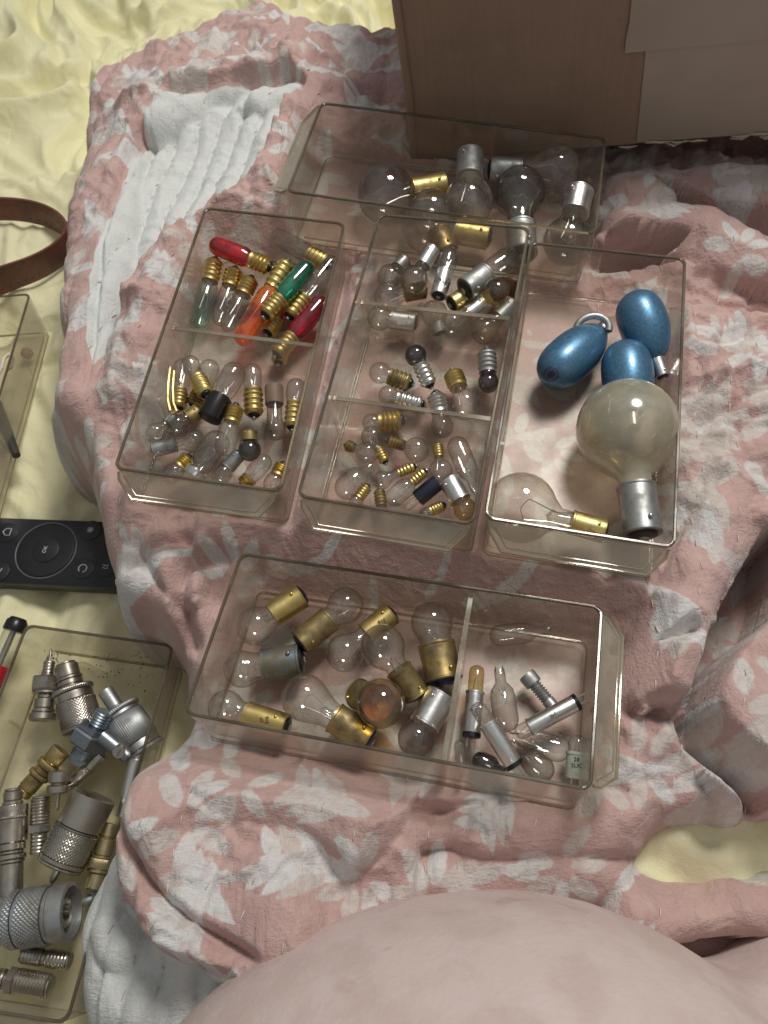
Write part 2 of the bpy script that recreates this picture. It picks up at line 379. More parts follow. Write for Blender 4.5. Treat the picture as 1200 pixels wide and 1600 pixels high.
crk = np.sin((X * .28 + Y) * 95 + 3.5 * gnoise(X * 6, Y * 6, 71) * 2) * (.5 + gnoise(X * 7, Y * 7, 72)); wr = (wr + .0045 * crk * (.3 + pf)) * (1 - .55 * inl) * (.55 + .45 * sstep(.08, .6, sd))
H = H + wr + puff
def roll(H, pts, ztop, R, flat=1.0, wv=.02, seed=1, asp=1.0):
    P = [tuple(p) for p in chaikin(WP(pts, ztop - R * .4), 2)]
    d, T = line_dist(X, Y, P); Rr = R * (1 + .14 * gnoise(T * 3 + seed, X * 0 + seed, seed) * 1.6) * np.minimum(1, .35 + 4 * np.minimum(T, 1 - T) + (0 if flat else 1))
    zt = ztop + wv * gnoise(X * 4, Y * 4, seed) + .5 * (puff - .01) + .008 * rg2 + .012 * rg
    s = np.sqrt(np.maximum(Rr ** 2 - d ** 2, 0)) * asp
    return np.where(d < Rr, np.maximum(H, zt - R * asp + s), H)
def groove(H, pts, depth, wdt, z=0.0, p=1.4):
    P = [tuple(p_) for p_ in chaikin(WP(pts, z), 2)]
    d, T = line_dist(X, Y, P); f = np.maximum(0, 1 - d / wdt) ** p * np.minimum(1, 5 * np.minimum(T, 1 - T) + .2)
    return H - depth * f
def pit(H, pts, zlow, ramp_, z=0.0):
    s = poly_sdf(X, Y, [tuple(p) for p in chaikin(WP(pts + pts[:1], z), 1)]); f = sstep(0, ramp_, s)
    return H * (1 - f) + (zlow + .3 * wr) * f
# step of the pink border lying over the white lining
H = H + .15 * sstep(.0, .04, -lin) * sstep(.45, .10, -lin)
H = pit(H, [(945, 375), (1000, 378), (1050, 384), (1065, 395), (1000, 404), (945, 402)], -.35, .05, 0)
H = roll(H, [(222, 184), (192, 220), (172, 290), (162, 370), (148, 450), (142, 540), (132, 620), (108, 690)], .06, .155, 1, .03, 2)
H = roll(H, [(196, 192), (260, 166), (330, 142), (390, 120), (420, 100)], .12, .16, 1, .03, 3)
H = roll(H, [(380, 165), (430, 160), (476, 142), (486, 118), (468, 92), (430, 76), (400, 84)], .13, .11, 1, .03, 4)
H = pit(H, [(405, 100), (428, 96), (452, 116), (446, 128), (415, 122)], -.20, .03, .05)
H = roll(H, [(255, 205), (330, 182), (410, 168), (470, 160)], .0, .075, 1, .02, 14)
H = roll(H, [(500, 135), (570, 135), (660, 130)], .02, .14, 1, .04, 5)
H = roll(H, [(430, 335), (370, 400), (300, 455), (245, 510), (205, 580), (170, 660), (150, 730)], .0, .09, 1, .02, 6)
H = roll(H, [(150, 700), (165, 790), (190, 880), (215, 950), (270, 985)], -.05, .17, 1, .04, 7)
H = roll(H, [(300, 930), (262, 870), (250, 820), (230, 780)], -.02, .09, 1, .02, 8)
H = H - .16 * sstep(.95, 1.1, X) * sstep(2.35, 2.55, Y + .12 * X)
H = roll(H, [(950, 318), (1010, 294), (1090, 282), (1160, 292), (1280, 306)], .15, .15, 1, .03, 9)
H = roll(H, [(950, 362), (1010, 346), (1070, 352), (1130, 376), (1200, 402), (1290, 430)], .15, .15, 1, .03, 10)
H = roll(H, [(1150, 690), (1140, 800), (1100, 880), (1062, 960), (1036, 1030), (1020, 1080)], .16, .12, 1, .02, 11)
H = roll(H, [(1320, 930), (1250, 1000), (1200, 1060), (1180, 1120), (1200, 1170), (1240, 1215), (1320, 1260)], .15, .21, 1, .03, 12)
H = roll(H, [(985, 985), (1010, 1030), (990, 1075)], .0, .07, 1, .01, 13)
H = roll(H, [(1020, 1010), (1060, 990), (1075, 1020)], .02, .06, 1, .01, 15)

H = groove(H, [(960, 1000), (1000, 1012), (1050, 1005), (1080, 990)], .10, .05)
H = groove(H, [(975, 1110), (1010, 1100), (1060, 1120)], .06, .06)
H = groove(H, [(640, 1270), (690, 1268), (760, 1250)], .07, .06, -.1)
H = roll(H, [(262, 1235), (262, 1300), (290, 1360), (350, 1415), (430, 1450), (520, 1440)], .06, .21, 1, .02, 16)
H = roll(H, [(270, 1240), (340, 1216), (450, 1225), (550, 1258), (620, 1310)], .07, .18, 1, .03, 17)
H = groove(H, [(212, 1290), (245, 1380), (320, 1445), (420, 1500)], .07, .035, -.1)
H = roll(H, [(150, 1420), (200, 1490), (300, 1530), (400, 1560)], -.22, .10, 1, .02, 18)
H = roll(H, [(150, 1560), (230, 1560), (330, 1590)], -.22, .12, 1, .02, 19)
H = pit(H, [(650, 1322), (760, 1322), (900, 1318), (1010, 1312), (1090, 1296), (1250, 1284), (1500, 1290), (1500, 1700), (660, 1700), (640, 1440)], -.42, .07, -.25)
H = roll(H, [(700, 1300), (800, 1296), (900, 1288), (1010, 1272), (1120, 1260), (1250, 1258)], -.07, .10, 1, .02, 21)
H = roll(H, [(600, 1392), (700, 1360), (790, 1352), (880, 1354), (950, 1350), (1000, 1348)], -.15, .125, 1, .02, 20)
H = roll(H, [(940, 1418), (1040, 1408), (1120, 1404), (1200, 1398), (1330, 1392)], -.18, .13, 1, .02, 22)
H = roll(H, [(640, 1440), (760, 1450), (900, 1455), (1010, 1470)], -.30, .12, 1, .02, 23)
H = groove(H, [(330, 178), (262, 190), (222, 240), (192, 320), (176, 400), (164, 520), (146, 640)], .045, .03, -.05)
H = groove(H, [(1090, 560), (1140, 545), (1200, 520)], .05, .06)
H = groove(H, [(1075, 690), (1130, 660), (1200, 640)], .05, .07)
H = groove(H, [(285, 1000), (270, 930), (290, 870), (350, 840)], .08, .06)
H = groove(H, [(180, 880), (230, 850), (300, 835)], .05, .05)
H = pit(H, [(1260, 780), (1190, 822), (1150, 900), (1114, 970), (1092, 1040), (1084, 1110), (1104, 1134), (1118, 1080), (1142, 1035), (1180, 990), (1260, 930)], -.50, .025, .05)
H = pit(H, [(940, 384), (1000, 380), (1050, 386), (1072, 400), (1000, 416), (940, 416)], -.42, .02, 0)
H = pit(H, [(1005, 306), (1060, 314), (1120, 330), (1210, 346), (1210, 364), (1110, 350), (1040, 330)], -.30, .018, .03)
H = groove(H, [(1086, 1110), (1096, 1145), (1130, 1190), (1170, 1222), (1220, 1262)], .34, .07, .0, 1.0)
# nothing may stick up into the trays or the cardboard box
BOXP = WP([(648, 252), (1200, 260), (1500, 262), (1500, -900), (560, -900)], .06)
dB = poly_sdf(X, Y, BOXP); H = np.minimum(H, .05 + np.maximum(0, -dB) * 1.6)
under = np.zeros(X.shape)
for k in (1, 2, 3, 4, 5, 7):
    M = TM[k]; nrm = M.to_3x3() @ Vector((0, 0, 1)); o = M.translation
    plane = o.z - ((X - o.x) * nrm.x + (Y - o.y) * nrm.y) / nrm.z
    C4 = [M @ Vector((sx * TW / 2, sy * TL / 2, 0)) for sx, sy in ((-1, -1), (1, -1), (1, 1), (-1, 1))]
    d = poly_sdf(X, Y, [(c_.x, c_.y) for c_ in C4])
    if k == 7: continue
    H = np.minimum(H, plane - .006 + np.maximum(0, -d) * 1.3); under = np.maximum(under, (d > -.01) * 1.0)
R_ = .20
tt = np.clip(sd / R_, 0, 1); prof = np.sqrt(np.maximum(0, 1 - (1 - tt) ** 2))
base = SHZ - .02
HZ = base + (H - base) * prof
HZ = np.where(sd > 0, HZ, base - .1)
# printed leaves and petals, kept as a signed distance so the print stays crisp
S = np.full(X.shape, -.05); tone = np.zeros(X.shape)
def leaf(cx, cy, ang, L, Wd, tn, pointed=True):
    i0, i1 = np.searchsorted(qy, (cy - L * 1.1, cy + L * 1.1)); j0, j1 = np.searchsorted(qx, (cx - L * 1.1, cx + L * 1.1))
    if i1 <= i0 or j1 <= j0: return
    xx = X[i0:i1, j0:j1] - cx; yy = Y[i0:i1, j0:j1] - cy
    a = xx * math.cos(ang) + yy * math.sin(ang); b = -xx * math.sin(ang) + yy * math.cos(ang)
    sN = a / L * 2
    if pointed: f = Wd * .5 * (1 - sN * sN) * (1 - .35 * sN) - np.abs(b)
    else: f = (1 - np.sqrt(sN ** 2 + (2 * b / Wd) ** 2)) * Wd * .5
    cur = S[i0:i1, j0:j1]; m_ = f > cur; S[i0:i1, j0:j1] = np.where(m_, f, cur)
    tc = tone[i0:i1, j0:j1]; tone[i0:i1, j0:j1] = np.where(m_ & (f > -.004), tn, tc)
def fern(cx, cy, ang, s):
    tn = rnd.choice([0, 0, .6, 1])
    leaf(cx, cy, ang, .24 * s, .055 * s, tn)
    for i in (-3, -2, -1, 1, 2, 3):
        sg = 1 if i > 0 else -1; k = abs(i); a = ang + sg * (.55 + .12 * k); off = -.10 + .06 * k
        L = (.17 - .022 * k) * s
        leaf(cx + math.cos(ang) * off * s + math.cos(a) * L * .42, cy + math.sin(ang) * off * s + math.sin(a) * L * .42, a, L, .042 * s, rnd.choice([tn, 0, 1]))
def ring(cx, cy, s, a0):
    n_ = rnd.choice([5, 6, 7])
    for i in range(n_):
        a = a0 + i * 2 * math.pi / n_ * .85
        leaf(cx + math.cos(a) * .085 * s, cy + math.sin(a) * .085 * s, a + rnd.uniform(-.3, .3), .11 * s, .050 * s, rnd.choice([0, .4, 1]), False)
def arc(cx, cy, s, a0):
    for i in range(5):
        a = a0 + i * .42; leaf(cx + math.cos(a) * .17 * s, cy + math.sin(a) * .17 * s, a + 1.57, .10 * s, .035 * s, rnd.choice([0, .5]), i % 2 == 0)
def at(px, py, z=-.03): p = W(px, py, z); return p.x, p.y
for px, py, a, s in [(520, 1255, 2.7, 1.25), (490, 1355, 2.9, 1.35), (330, 1400, 2.4, 1.1), (1060, 740, .4, 1.2), (1140, 560, .9, 1.1), (240, 640, 1.2, 1.1), (800, 1060, .7, 1.1)]:
    x_, y_ = at(px, py); fern(x_, y_, a, s)
for px, py, s in [(300, 1285, 1.25), (380, 1230, 1.0), (1120, 1190, 1.2), (1010, 1190, 1.1), (900, 640, 1.2), (200, 560, 1.0), (860, 720, .9)]:
    x_, y_ = at(px, py); ring(x_, y_, s, rnd.random() * 6)
placed = []
tries = 0
while tries < 5000 and len(placed) < 420:
    tries += 1; x_ = rnd.uniform(-1.7, 2.7); y_ = rnd.uniform(-1.1, 4.9)
    if all((x_ - a) ** 2 + (y_ - b) ** 2 > .235 ** 2 for a, b in placed):
        placed.append((x_, y_)); k = rnd.random(); s = rnd.uniform(.95, 1.5)
        if k < .42: fern(x_, y_, rnd.random() * 6.28, s)
        elif k < .78: ring(x_, y_, s, rnd.random() * 6)
        else: arc(x_, y_, s, rnd.random() * 6)
t = NT('quilt_muslin'); co = t.n('ShaderNodeTexCoord').outputs['Object']
at_s = t.n('ShaderNodeAttribute', attribute_name='print_sdf').outputs['Fac']; at_l = t.n('ShaderNodeAttribute', attribute_name='lining').outputs['Fac']
at_t = t.n('ShaderNodeAttribute', attribute_name='tone').outputs['Fac']
nn = t.math('MULTIPLY', t.math('SUBTRACT', t.noise(45, 3, co), .5), .016)
pm = t.ramp(t.math('ADD', at_s, nn), -.004, .0045)
nf = t.noise(28, 4, co); nb = t.noise(4, 3, co)
pink = t.mix(t.ramp(nb, .3, .7), (.60, .405, .37), (.53, .345, .318)); pink = t.mix(t.ramp(nf, .45, .8, 0, .35), pink, (.67, .53, .50))
wht = t.mix(at_t, (.70, .695, .685), (.62, .56, .52))
worn = t.ramp(nf, .25, .55, .55, 1.0)
c = t.mix(t.math('MULTIPLY', pm, worn), pink, wht)
c = t.mix(t.ramp(at_l, -.002, .002), c, (.69, .72, .705))
wv1 = t.n('ShaderNodeTexWave', {'Vector': co, 'Scale': 75, 'Distortion': 1.2, 'Detail': 2, 'Detail Scale': 2.0}, wave_type='BANDS', bands_direction='X').outputs['Fac']
wv2 = t.n('ShaderNodeTexWave', {'Vector': co, 'Scale': 75, 'Distortion': 1.2, 'Detail': 2, 'Detail Scale': 2.0}, wave_type='BANDS', bands_direction='Y').outputs['Fac']
mp = t.n('ShaderNodeMapping', {'Vector': co, 'Scale': (14, 55, 14), 'Rotation': (0, 0, .35)}).outputs[0]
mp2 = t.n('ShaderNodeMapping', {'Vector': co, 'Scale': (60, 12, 14), 'Rotation': (0, 0, .35)}).outputs[0]
slub = t.math('ADD', t.math('MULTIPLY', t.noise(1.0, 4, mp), .6), t.math('MULTIPLY', t.noise(1.0, 4, mp2), .6))
hh = t.math('ADD', t.math('MULTIPLY', t.math('ADD', wv1, wv2), .08), t.math('ADD', slub, t.math('MULTIPLY', t.noise(90, 3, co), .8)))
c = t.mix(t.ramp(hh, .8, 1.5, 0, .18), c, (.34, .25, .22))
mpc = t.n('ShaderNodeMapping', {'Vector': co, 'Scale': (1.0, .42, 1.0), 'Rotation': (0, 0, -.30)}).outputs[0]
mpd = t.n('ShaderNodeMapping', {'Vector': co, 'Scale': (.45, 1.0, 1.0), 'Rotation': (0, 0, .25)}).outputs[0]
cr = t.math('MULTIPLY', t.ramp(at_l, -.01, .01, 1.0, .15), t.math('ADD', t.math('MULTIPLY', t.crumple(5.5, mpc, .5, .42), 1.0), t.math('MULTIPLY', t.crumple(14.0, mpd, .5, .45), .22)))
nrm_c = t.n('ShaderNodeBump', {'Height': cr, 'Strength': .30, 'Distance': .022}).outputs[0]
m_quilt = t.done(t.principled(color=c, rough=.85, spec=.25, sheen=.25, sheenr=.5, normal=t.n('ShaderNodeBump', {'Height': hh, 'Strength': .7, 'Distance': .009, 'Normal': nrm_c}).outputs[0]))
quilt = heightmesh('quilt', qx, qy, HZ, m_quilt, {'print_sdf': S, 'lining': lin, 'tone': tone}, mask=(sd > -.03))
tag(quilt, 'rumpled pink and white leaf print quilt with white lining, under the clear drawers', 'quilt')
def hsample(x, y):
    j = (x - qx[0]) / .0088; i = (y - qy[0]) / .0088
    if not (0 <= i < len(qy) - 2 and 0 <= j < len(qx) - 2): return None
    i0, j0 = int(i), int(j); fi, fj = i - i0, j - j0
    if sd[i0, j0] < .05: return None
    return (HZ[i0, j0] * (1 - fi) + HZ[i0 + 1, j0] * fi) * (1 - fj) + (HZ[i0, j0 + 1] * (1 - fi) + HZ[i0 + 1, j0 + 1] * fi) * fj
V = []; Fc = []
k0 = int(-3.6 / QS)
qg = lambda x, y: float(qcoord(np.array(x), np.array(y)))
XQ = qcoord(X, Y)
for k in range(k0, int(3.0 / QS)):
    for i in range(2, len(qy) - 10, 11):
        if (i // 9) % 2 == 0 and rnd.random() < .1: continue
        row = XQ[i]; s_ = row - k * QS; cr = np.where((s_[:-1] < 0) & (s_[1:] >= 0))[0]
        if len(cr) == 0: continue
        j = cr[0]; x0 = qx[j]; y0 = qy[i]
        if under[i, j] > 0: continue
        row2 = XQ[i + 4] - k * QS; c2 = np.where((row2[:-1] < 0) & (row2[1:] >= 0))[0]
        if len(c2) == 0: continue
        x1 = qx[c2[0]]; y1 = qy[i + 4]; z0 = hsample(x0, y0); z1 = hsample(x1, y1)
        if z0 is None or z1 is None or abs(z1 - z0) > .02: continue
        zm = hsample((x0 + x1) / 2, (y0 + y1) / 2) or z0
        pts = [(x0, y0, z0 - .004), (x0 * .75 + x1 * .25, y0 * .75 + y1 * .25, max(zm, z0) + .003), (x0 * .25 + x1 * .75, y0 * .25 + y1 * .75, max(zm, z1) + .003), (x1, y1, z1 - .004)]
        v, f = tube_geo(pts, [.001, .0021, .0021, .001], 4); n_ = len(V); V += v; Fc += [tuple(a + n_ for a in q_) for q_ in f]
st = mesh('stitching', V, Fc, plain('stitch_thread', (.74, .66, .61), .6), quilt); st['kind'] = 'stuff'; st['label'] = 'short pale running stitches in rows'

# ------------------------------------------------------------------ trays
m_pl = plastic('aged_clear_plastic', (.962, .948, .925), .085, (.46, .425, .365))
m_plf = plastic('scuffed_clear_plastic', (.96, .945, .92), .06, (.48, .44, .38), .5, .30)
m_edge = plastic('plastic_edge', (.66, .58, .47), .22, (.50, .46, .34), 2.2)
m_rim = plastic('plastic_rim', (.42, .36, .28), .20, (.30, .26, .19), 1.3)
m_lip = plastic('milky_lip_plastic', (.93, .91, .86), .15, (.52, .49, .41), 1.2, .10)
def rrect(w2, l2, r, n=5):
    P = []
    for cx, cy, a0 in ((w2 - r, l2 - r, 0), (-w2 + r, l2 - r, 90), (-w2 + r, -l2 + r, 180), (w2 - r, -l2 + r, 270)):
        for i in range(n + 1):
            a = math.radians(a0 + 90 * i / n); P.append((cx + r * math.cos(a), cy + r * math.sin(a)))
    return P
def add_box(bm, x0, x1, y0, y1, z0, z1):
    vs = [bm.verts.new(v) for v in ((x0, y0, z0), (x1, y0, z0), (x1, y1, z0), (x0, y1, z0), (x0, y0, z1), (x1, y0, z1), (x1, y1, z1), (x0, y1, z1))]
    for f in ((0, 3, 2, 1), (4, 5, 6, 7), (0, 1, 5, 4), (1, 2, 6, 5), (2, 3, 7, 6), (3, 0, 4, 7)): bm.faces.new([vs[i] for i in f])
GRP_T = 'clear plastic drawers from a parts cabinet'
def tray(k, label, dividers=(), ribs=True):
    root = empty('storage_drawer', TM[k], label, 'drawer', GRP_T)
    w2, l2, th = TW / 2, TL / 2, .012
    loops = []
    for (ww, ll, r, z) in ((w2 - .016, l2 - .016, .03, 0), (w2 - .008, l2 - .008, .035, .008), (w2, l2, .035, TH - .006)):
        loops.append([(x, y, z) for x, y in rrect(ww, ll, r)])
    ins = []
    for (ww, ll, r, z) in ((w2 - th, l2 - th, .025, TH - .006), (w2 - th - .008, l2 - th - .008, .025, FLOOR + .012), (w2 - th - .018, l2 - th - .018, .025, FLOOR)):
        ins.append([(x, y, z) for x, y in rrect(ww, ll, r)])
    ns = len(loops[0])
    V = sum(loops, []) + sum(ins, []); Fc = []
    for i in (0, 1, 3, 4):
        for j in range(ns): a = i * ns + j; b = i * ns + (j + 1) % ns; Fc.append((a, b, b + ns, a + ns))
    mesh('wall', V, Fc, m_pl, root, True, 30)
    V = loops[0] + ins[2]
    mesh('floor_panel', V, [tuple(range(ns))[::-1], tuple(range(ns, 2 * ns))], m_plf, root, False)
    # rim bead all round the top
    V = []; prof_ = [(-.002, -.006), (.0005, -.004), (.0005, .002), (-.002, .0045), (-.0085, .0045), (-.011, .002), (-.011, -.004)]
    for (dx, dz) in prof_: V += [(x, y, TH - .002 + dz) for x, y in rrect(w2 + dx, l2 + dx, .036 + dx * .5)]
    np_ = len(prof_); Fc = []
    for i in range(np_):
        for j in range(ns): a = i * ns + j; b = i * ns + (j + 1) % ns; c_ = ((i + 1) % np_) * ns; Fc.append((a, b, c_ + (j + 1) % ns, c_ + j))
    mesh('rim', V, Fc, m_rim, root, True, 40)
    # handle lip: chamfered flange at the front
    n_ = 10; top = [(-w2 + .02, -l2 - .004, TH - .008), (w2 - .02, -l2 - .004, TH - .008)]
    out = [(w2 - .075, -l2 - .082, TH - .070), (-w2 + .075, -l2 - .082, TH - .070)]
    q_ = [Vector(p) for p in (top[0], top[1], (w2 - .024, -l2 - .028, TH - .026), out[0], out[1], (-w2 + .024, -l2 - .028, TH - .026))]
    nr = Vector((0, .5, -.62)).normalized() * .016
    V = [tuple(p) for p in q_] + [tuple(p + nr) for p in q_]
    Fc = [(0, 1, 2, 3, 4, 5), (11, 10, 9, 8, 7, 6)] + [(i, (i + 1) % 6, (i + 1) % 6 + 6, i + 6) for i in range(6)]
    mesh('handle_lip', V, Fc, m_lip, root, False)
    bp = [(x, y, .004) for x, y in rrect(w2 - .012, l2 - .012, .03)]; tubes('base_edge', [(bp + bp[:1], .0032)], m_edge, root, 5)
    pts = [q_[0], q_[5], q_[4], q_[3], q_[2], q_[1]]
    pin = [p + Vector((-.016 if p.x > 0 else .016, .014, .010)) for p in pts]
    tubes('lip_edge', [(pts, .0055), (pin[1:5], .003)], m_edge, root, 6)
    # bright moulded seams where walls meet the floor
    fl = rrect(w2 - th - .012, l2 - th - .012, .025, 3)
    for s in (-1, 1):
        xx = s * (w2 - th - .013)
        tubes('floor_seam', [([(xx, -l2 + .05, FLOOR + .004), (xx, l2 - .05, FLOOR + .004)], .0035)], m_edge, root, 5)
    tubes('floor_seam', [([(-w2 + .05, l2 - th - .013, FLOOR + .004), (w2 - .05, l2 - th - .013, FLOOR + .004)], .0035)], m_edge, root, 5)
    if ribs:
        for s in (-1, 1):
            for yy in (-.2, .22):
                bm = bmesh.new(); x = s * (w2 - th - .004); add_box(bm, min(x, x - s * .012), max(x, x - s * .012), yy * TL - .006, yy * TL + .006, FLOOR + .01, TH * .55)
                bm_obj('divider_rib', bm, m_pl, root)
    for (a, b, hgt) in dividers:
        Mi = TM[k].inverted(); pa = Mi @ hit(k, a[0], a[1], hgt); pb = Mi @ hit(k, b[0], b[1], hgt); ym = (pa.y + pb.y) / 2
        bm = bmesh.new(); add_box(bm, -w2 + th + .004, w2 - th - .004, ym - .007, ym + .007, FLOOR + .003, FLOOR + hgt)
        d = bm_obj('divider', bm, m_pl, root)
        bm = bmesh.new(); add_box(bm, -w2 + th + .005, w2 - th - .005, ym - .0085, ym + .0085, FLOOR + hgt, FLOOR + hgt + .006)
        bm_obj('divider_edge', bm, m_edge, d)
    return root
tray(1, 'clear drawer holding the red, green and amber tube bulbs', [((262, 512), (490, 541), .22)])
tray(2, 'three-compartment clear drawer between the coloured bulbs and the blue bulbs', [((613, 478), (797, 500), .22), ((522, 623), (700, 646), .22)])
tray(3, 'clear drawer holding the three blue bulbs and the frosted globe')
tray(4, 'clear drawer lying crosswise against the cardboard box with large bulbs')
tray(5, 'two-compartment clear drawer lying crosswise nearest the bare skin', [((737, 932), (692, 1190), .23)])
tray(6, 'clear drawer holding a small ivory hook under the brown leather strap')
tray(7, 'clear drawer full of metal cable connectors beside the quilt')

# ------------------------------------------------------------------ bulbs
def frame_at(p0, p1):
    """local +Z from p0 to p1, local +X turned to the camera"""
    z = (p1 - p0).normalized(); x = CP - (p0 + p1) / 2; x = (x - z * x.dot(z)).normalized(); y = z.cross(x)
    return Matrix((( x.x, y.x, z.x, p0.x), (x.y, y.y, z.y, p0.y), (x.z, y.z, z.z, p0.z), (0, 0, 0, 1)))
def scl(p): return (p - CP).dot(CAMR @ Vector((0, 0, -1))) / FPX     # units per pixel
def envelope(shape, L, z0, rn, rg, n=12):
    P = []
    if shape == 'globe':
        rg = min(rg, (L - z0) * .56); c = L - rg; a0 = math.pi - math.asin(min(.98, rn / rg)) if rn < rg else math.pi / 2
        zs = c + rg * math.cos(a0)
        if zs > z0 + .003: P.append((rn * .98, z0)); P.append((rn, z0 * .3 + zs * .7))
        for i in range(1 if P else 0, n + 1):
            a = a0 * (1 - i / n); P.append((max(rg * math.sin(a), .0006), c + rg * math.cos(a)))
    elif shape in ('pear', 'blue'):
        for i in range(n + 5):
            s = i / (n + 4); zz = z0 + (L - z0) * (1 - math.cos(math.pi * s)) / 2; u = (zz - z0) / (L - z0)
            if shape == 'pear': body = math.sqrt(max(0, 1 - ((u - .60) / .40) ** 2)) if u > .6 else 1 - .5 * (1 + math.cos(math.pi * u / .6)) 
            else: body = (max(0, 1 - ((u - .52) / .48) ** 3.2)) ** .5 if u > .52 else math.sin(math.pi / 2 * min(1, (u / .52))) ** .62
            r = rn + (rg - rn) * body if u <= (.6 if shape == 'pear' else .52) else max(rg * body, .0006)
            P.append((r, zz))
    elif shape == 'tube':
        P.append((rn * .95, z0)); P.append((rg * .9, z0 + (L - z0) * .12)); P.append((rg, z0 + (L - z0) * .25)); P.append((rg, L - rg))
        for i in range(1, n // 2 + 1): a = math.pi / 2 * i / (n // 2); P.append((max(rg * math.cos(a), .0006), L - rg + rg * math.sin(a)))
    elif shape == 'cone':
        P.append((rn * .92, z0)); P.append((rg, z0 + (L - z0) * .14)); P.append((rg * 1.0, z0 + (L - z0) * .45)); r2 = rg * .92; P.append((r2, L - r2))
        for i in range(1, n // 2 + 1): a = math.pi / 2 * i / (n // 2); P.append((max(r2 * math.cos(a), .0006), L - r2 + r2 * math.sin(a)))
    elif shape == 'wedge':
        P += [(rg * .42, 0), (rg * .45, L * .22), (rg * .9, L * .34), (rg, L * .45), (rg, L - rg)]
        for i in range(1, n // 2 + 1): a = math.pi / 2 * i / (n // 2); P.append((max(rg * math.cos(a), .0006), L - rg + rg * math.sin(a)))
    return P
def bulb(k, b, tp, hb, ht, bw, gw, fb, shape, base, gm, bmf, label, cat='light bulb', group=None, text=None, name='light_bulb', ins=None, world=False):
    """b, tp: sight lines to the contact end and the glass tip; hb, ht: heights over the drawer floor; bw, gw: widths in sight pixels"""
    p0 = hit(k, b[0], b[1], hb); p1 = hit(k, tp[0], tp[1], ht); L = (p1 - p0).length
    s = (scl(p0) + scl(p1)) / 2; rb = bw / 2 * s; rg = gw / 2 * s
    root = empty(name, frame_at(p0, p1), label, cat, group); im = (ins or BLACK)(); M_ = bmf() if bmf else None
    zb = L * fb; gmm = gm if isinstance(gm, bpy.types.Material) else G[gm]()
    if base == 'screw':
        c0 = rb * .55; P = [(rb * .62, c0), (rb * .80, c0 * 1.1)]; nt = 4; z1 = c0 * 1.2; z2 = zb - rb * .35
        for i in range(nt * 6 + 1): ph = i / 6; P.append((rb * (.93 - .09 * math.cos(2 * math.pi * ph)), z1 + (z2 - z1) * i / (nt * 6)))
        P += [(rb * .90, z2 + rb * .05), (rb * .92, zb), (rb * .86, zb)]
        bo = lathe('screw_base', P, M_, root, 24, 60)
        lathe('insulator', [(rb * .30, c0 * .35), (rb * .60, c0 * .8), (rb * .62, c0 * 1.05)], im, root, 16)
        lathe('contact', [(rb * .02, 0), (rb * .22, c0 * .06), (rb * .30, c0 * .3), (rb * .28, c0 * .5)], SOLDER(), root, 12)
    elif base in ('bay', 'baydot'):
        c0 = rb * .32
        bo = lathe('bayonet_base', [(rb * .80, c0), (rb * .96, c0), (rb, c0 + rb * .06), (rb, c0 + rb * .10), (rb * .96, c0 + rb * .14), (rb * .96, zb - rb * .16), (rb * 1.0, zb - rb * .1), (rb * 1.0, zb), (rb * .93, zb)], M_, root, 32, 30, fn=None)
        lathe('insulator', [(rb * .40, c0 * .25), (rb * .72, c0 * .6), (rb * .80, c0 * 1.02)], im, root, 20)
        lathe('contact', [(rb * .02, 0), (rb * .24, c0 * .05), (rb * .32, c0 * .4), (rb * .30, c0 * .6)], SOLDER(), root, 12)
        for a in (.5, .5 + math.pi):
            d = Vector((math.cos(a), math.sin(a), 0)); z = c0 + (zb - c0) * .24
            tubes('bayonet_pin', [([d * rb * .9 + Vector((0, 0, z)), d * rb * 1.10 + Vector((0, 0, z)), d * rb * 1.14 + Vector((0, 0, z))], [rb * .12, rb * .12, rb * .07])], M_, bo, 10)
    elif base == 'plain':
        bo = lathe('base', [(rb * .7, 0), (rb * .97, rb * .05), (rb, rb * .15), (rb, zb - rb * .1), (rb * .9, zb)], M_, root, 24, 30)
    elif base == 'wedge':
        bo = None
        tubes('lead_wire', [([(0, s_ * rg * .22, L * .02), (0, s_ * rg * .3, -rg * .25), (rg * .4, s_ * rg * .35, L * .12)], rg * .05) for s_ in (-1, 1)], STEEL(), root, 5)
        zb = 0
    gl = lathe('glass', envelope(shape, L, zb, rb * .84, rg), gmm, root, 32, 80, (False, False))
    if gm not in ('dark', 'frost') and shape != 'blue':
        zf = zb + (L - zb) * (.52 if shape != 'cone' else .6); ww = rg * .30; wr_ = max(.0010, rg * .016)
        z0 = zb * .9 if base != 'wedge' else L * .3
        W_ = [([(0, s_ * rg * .12, z0), (0, s_ * rg * .16, (z0 + zf) / 2), (0, s_ * ww, zf)], wr_) for s_ in (-1, 1)]
        fil = [(0 + rg * .10 * math.sin(i * .9), -ww + 2 * ww * i / 12, zf + rg * .16 * math.sin(math.pi * i / 12)) for i in range(13)]
        tubes('filament', W_ + [(fil, wr_ * .8)], STEEL(), root, 5)
        lathe('stem', [(rg * .30, z0), (rg * .16, z0 + (zf - z0) * .4), (rg * .20, z0 + (zf - z0) * .5), (.0006, z0 + (zf - z0) * .6)], G['clear'](), root, 12, 60, (False, False))
    if text and bo:
        sz = text[1] * s; mw = Matrix.Translation((rb * 1.015, 0, zb * .5)) @ Matrix(((0, 0, 1, 0), (1, 0, 0, 0), (0, 1, 0, 0), (0, 0, 0, 1))) @ Matrix.Rotation(text[2], 4, 'Z')
        lettering(text[0], sz, mw, text[3]() if len(text) > 3 else INK(), bo)
    return root
exec_items = []
GX = 'tube bulbs with brass screw bases'
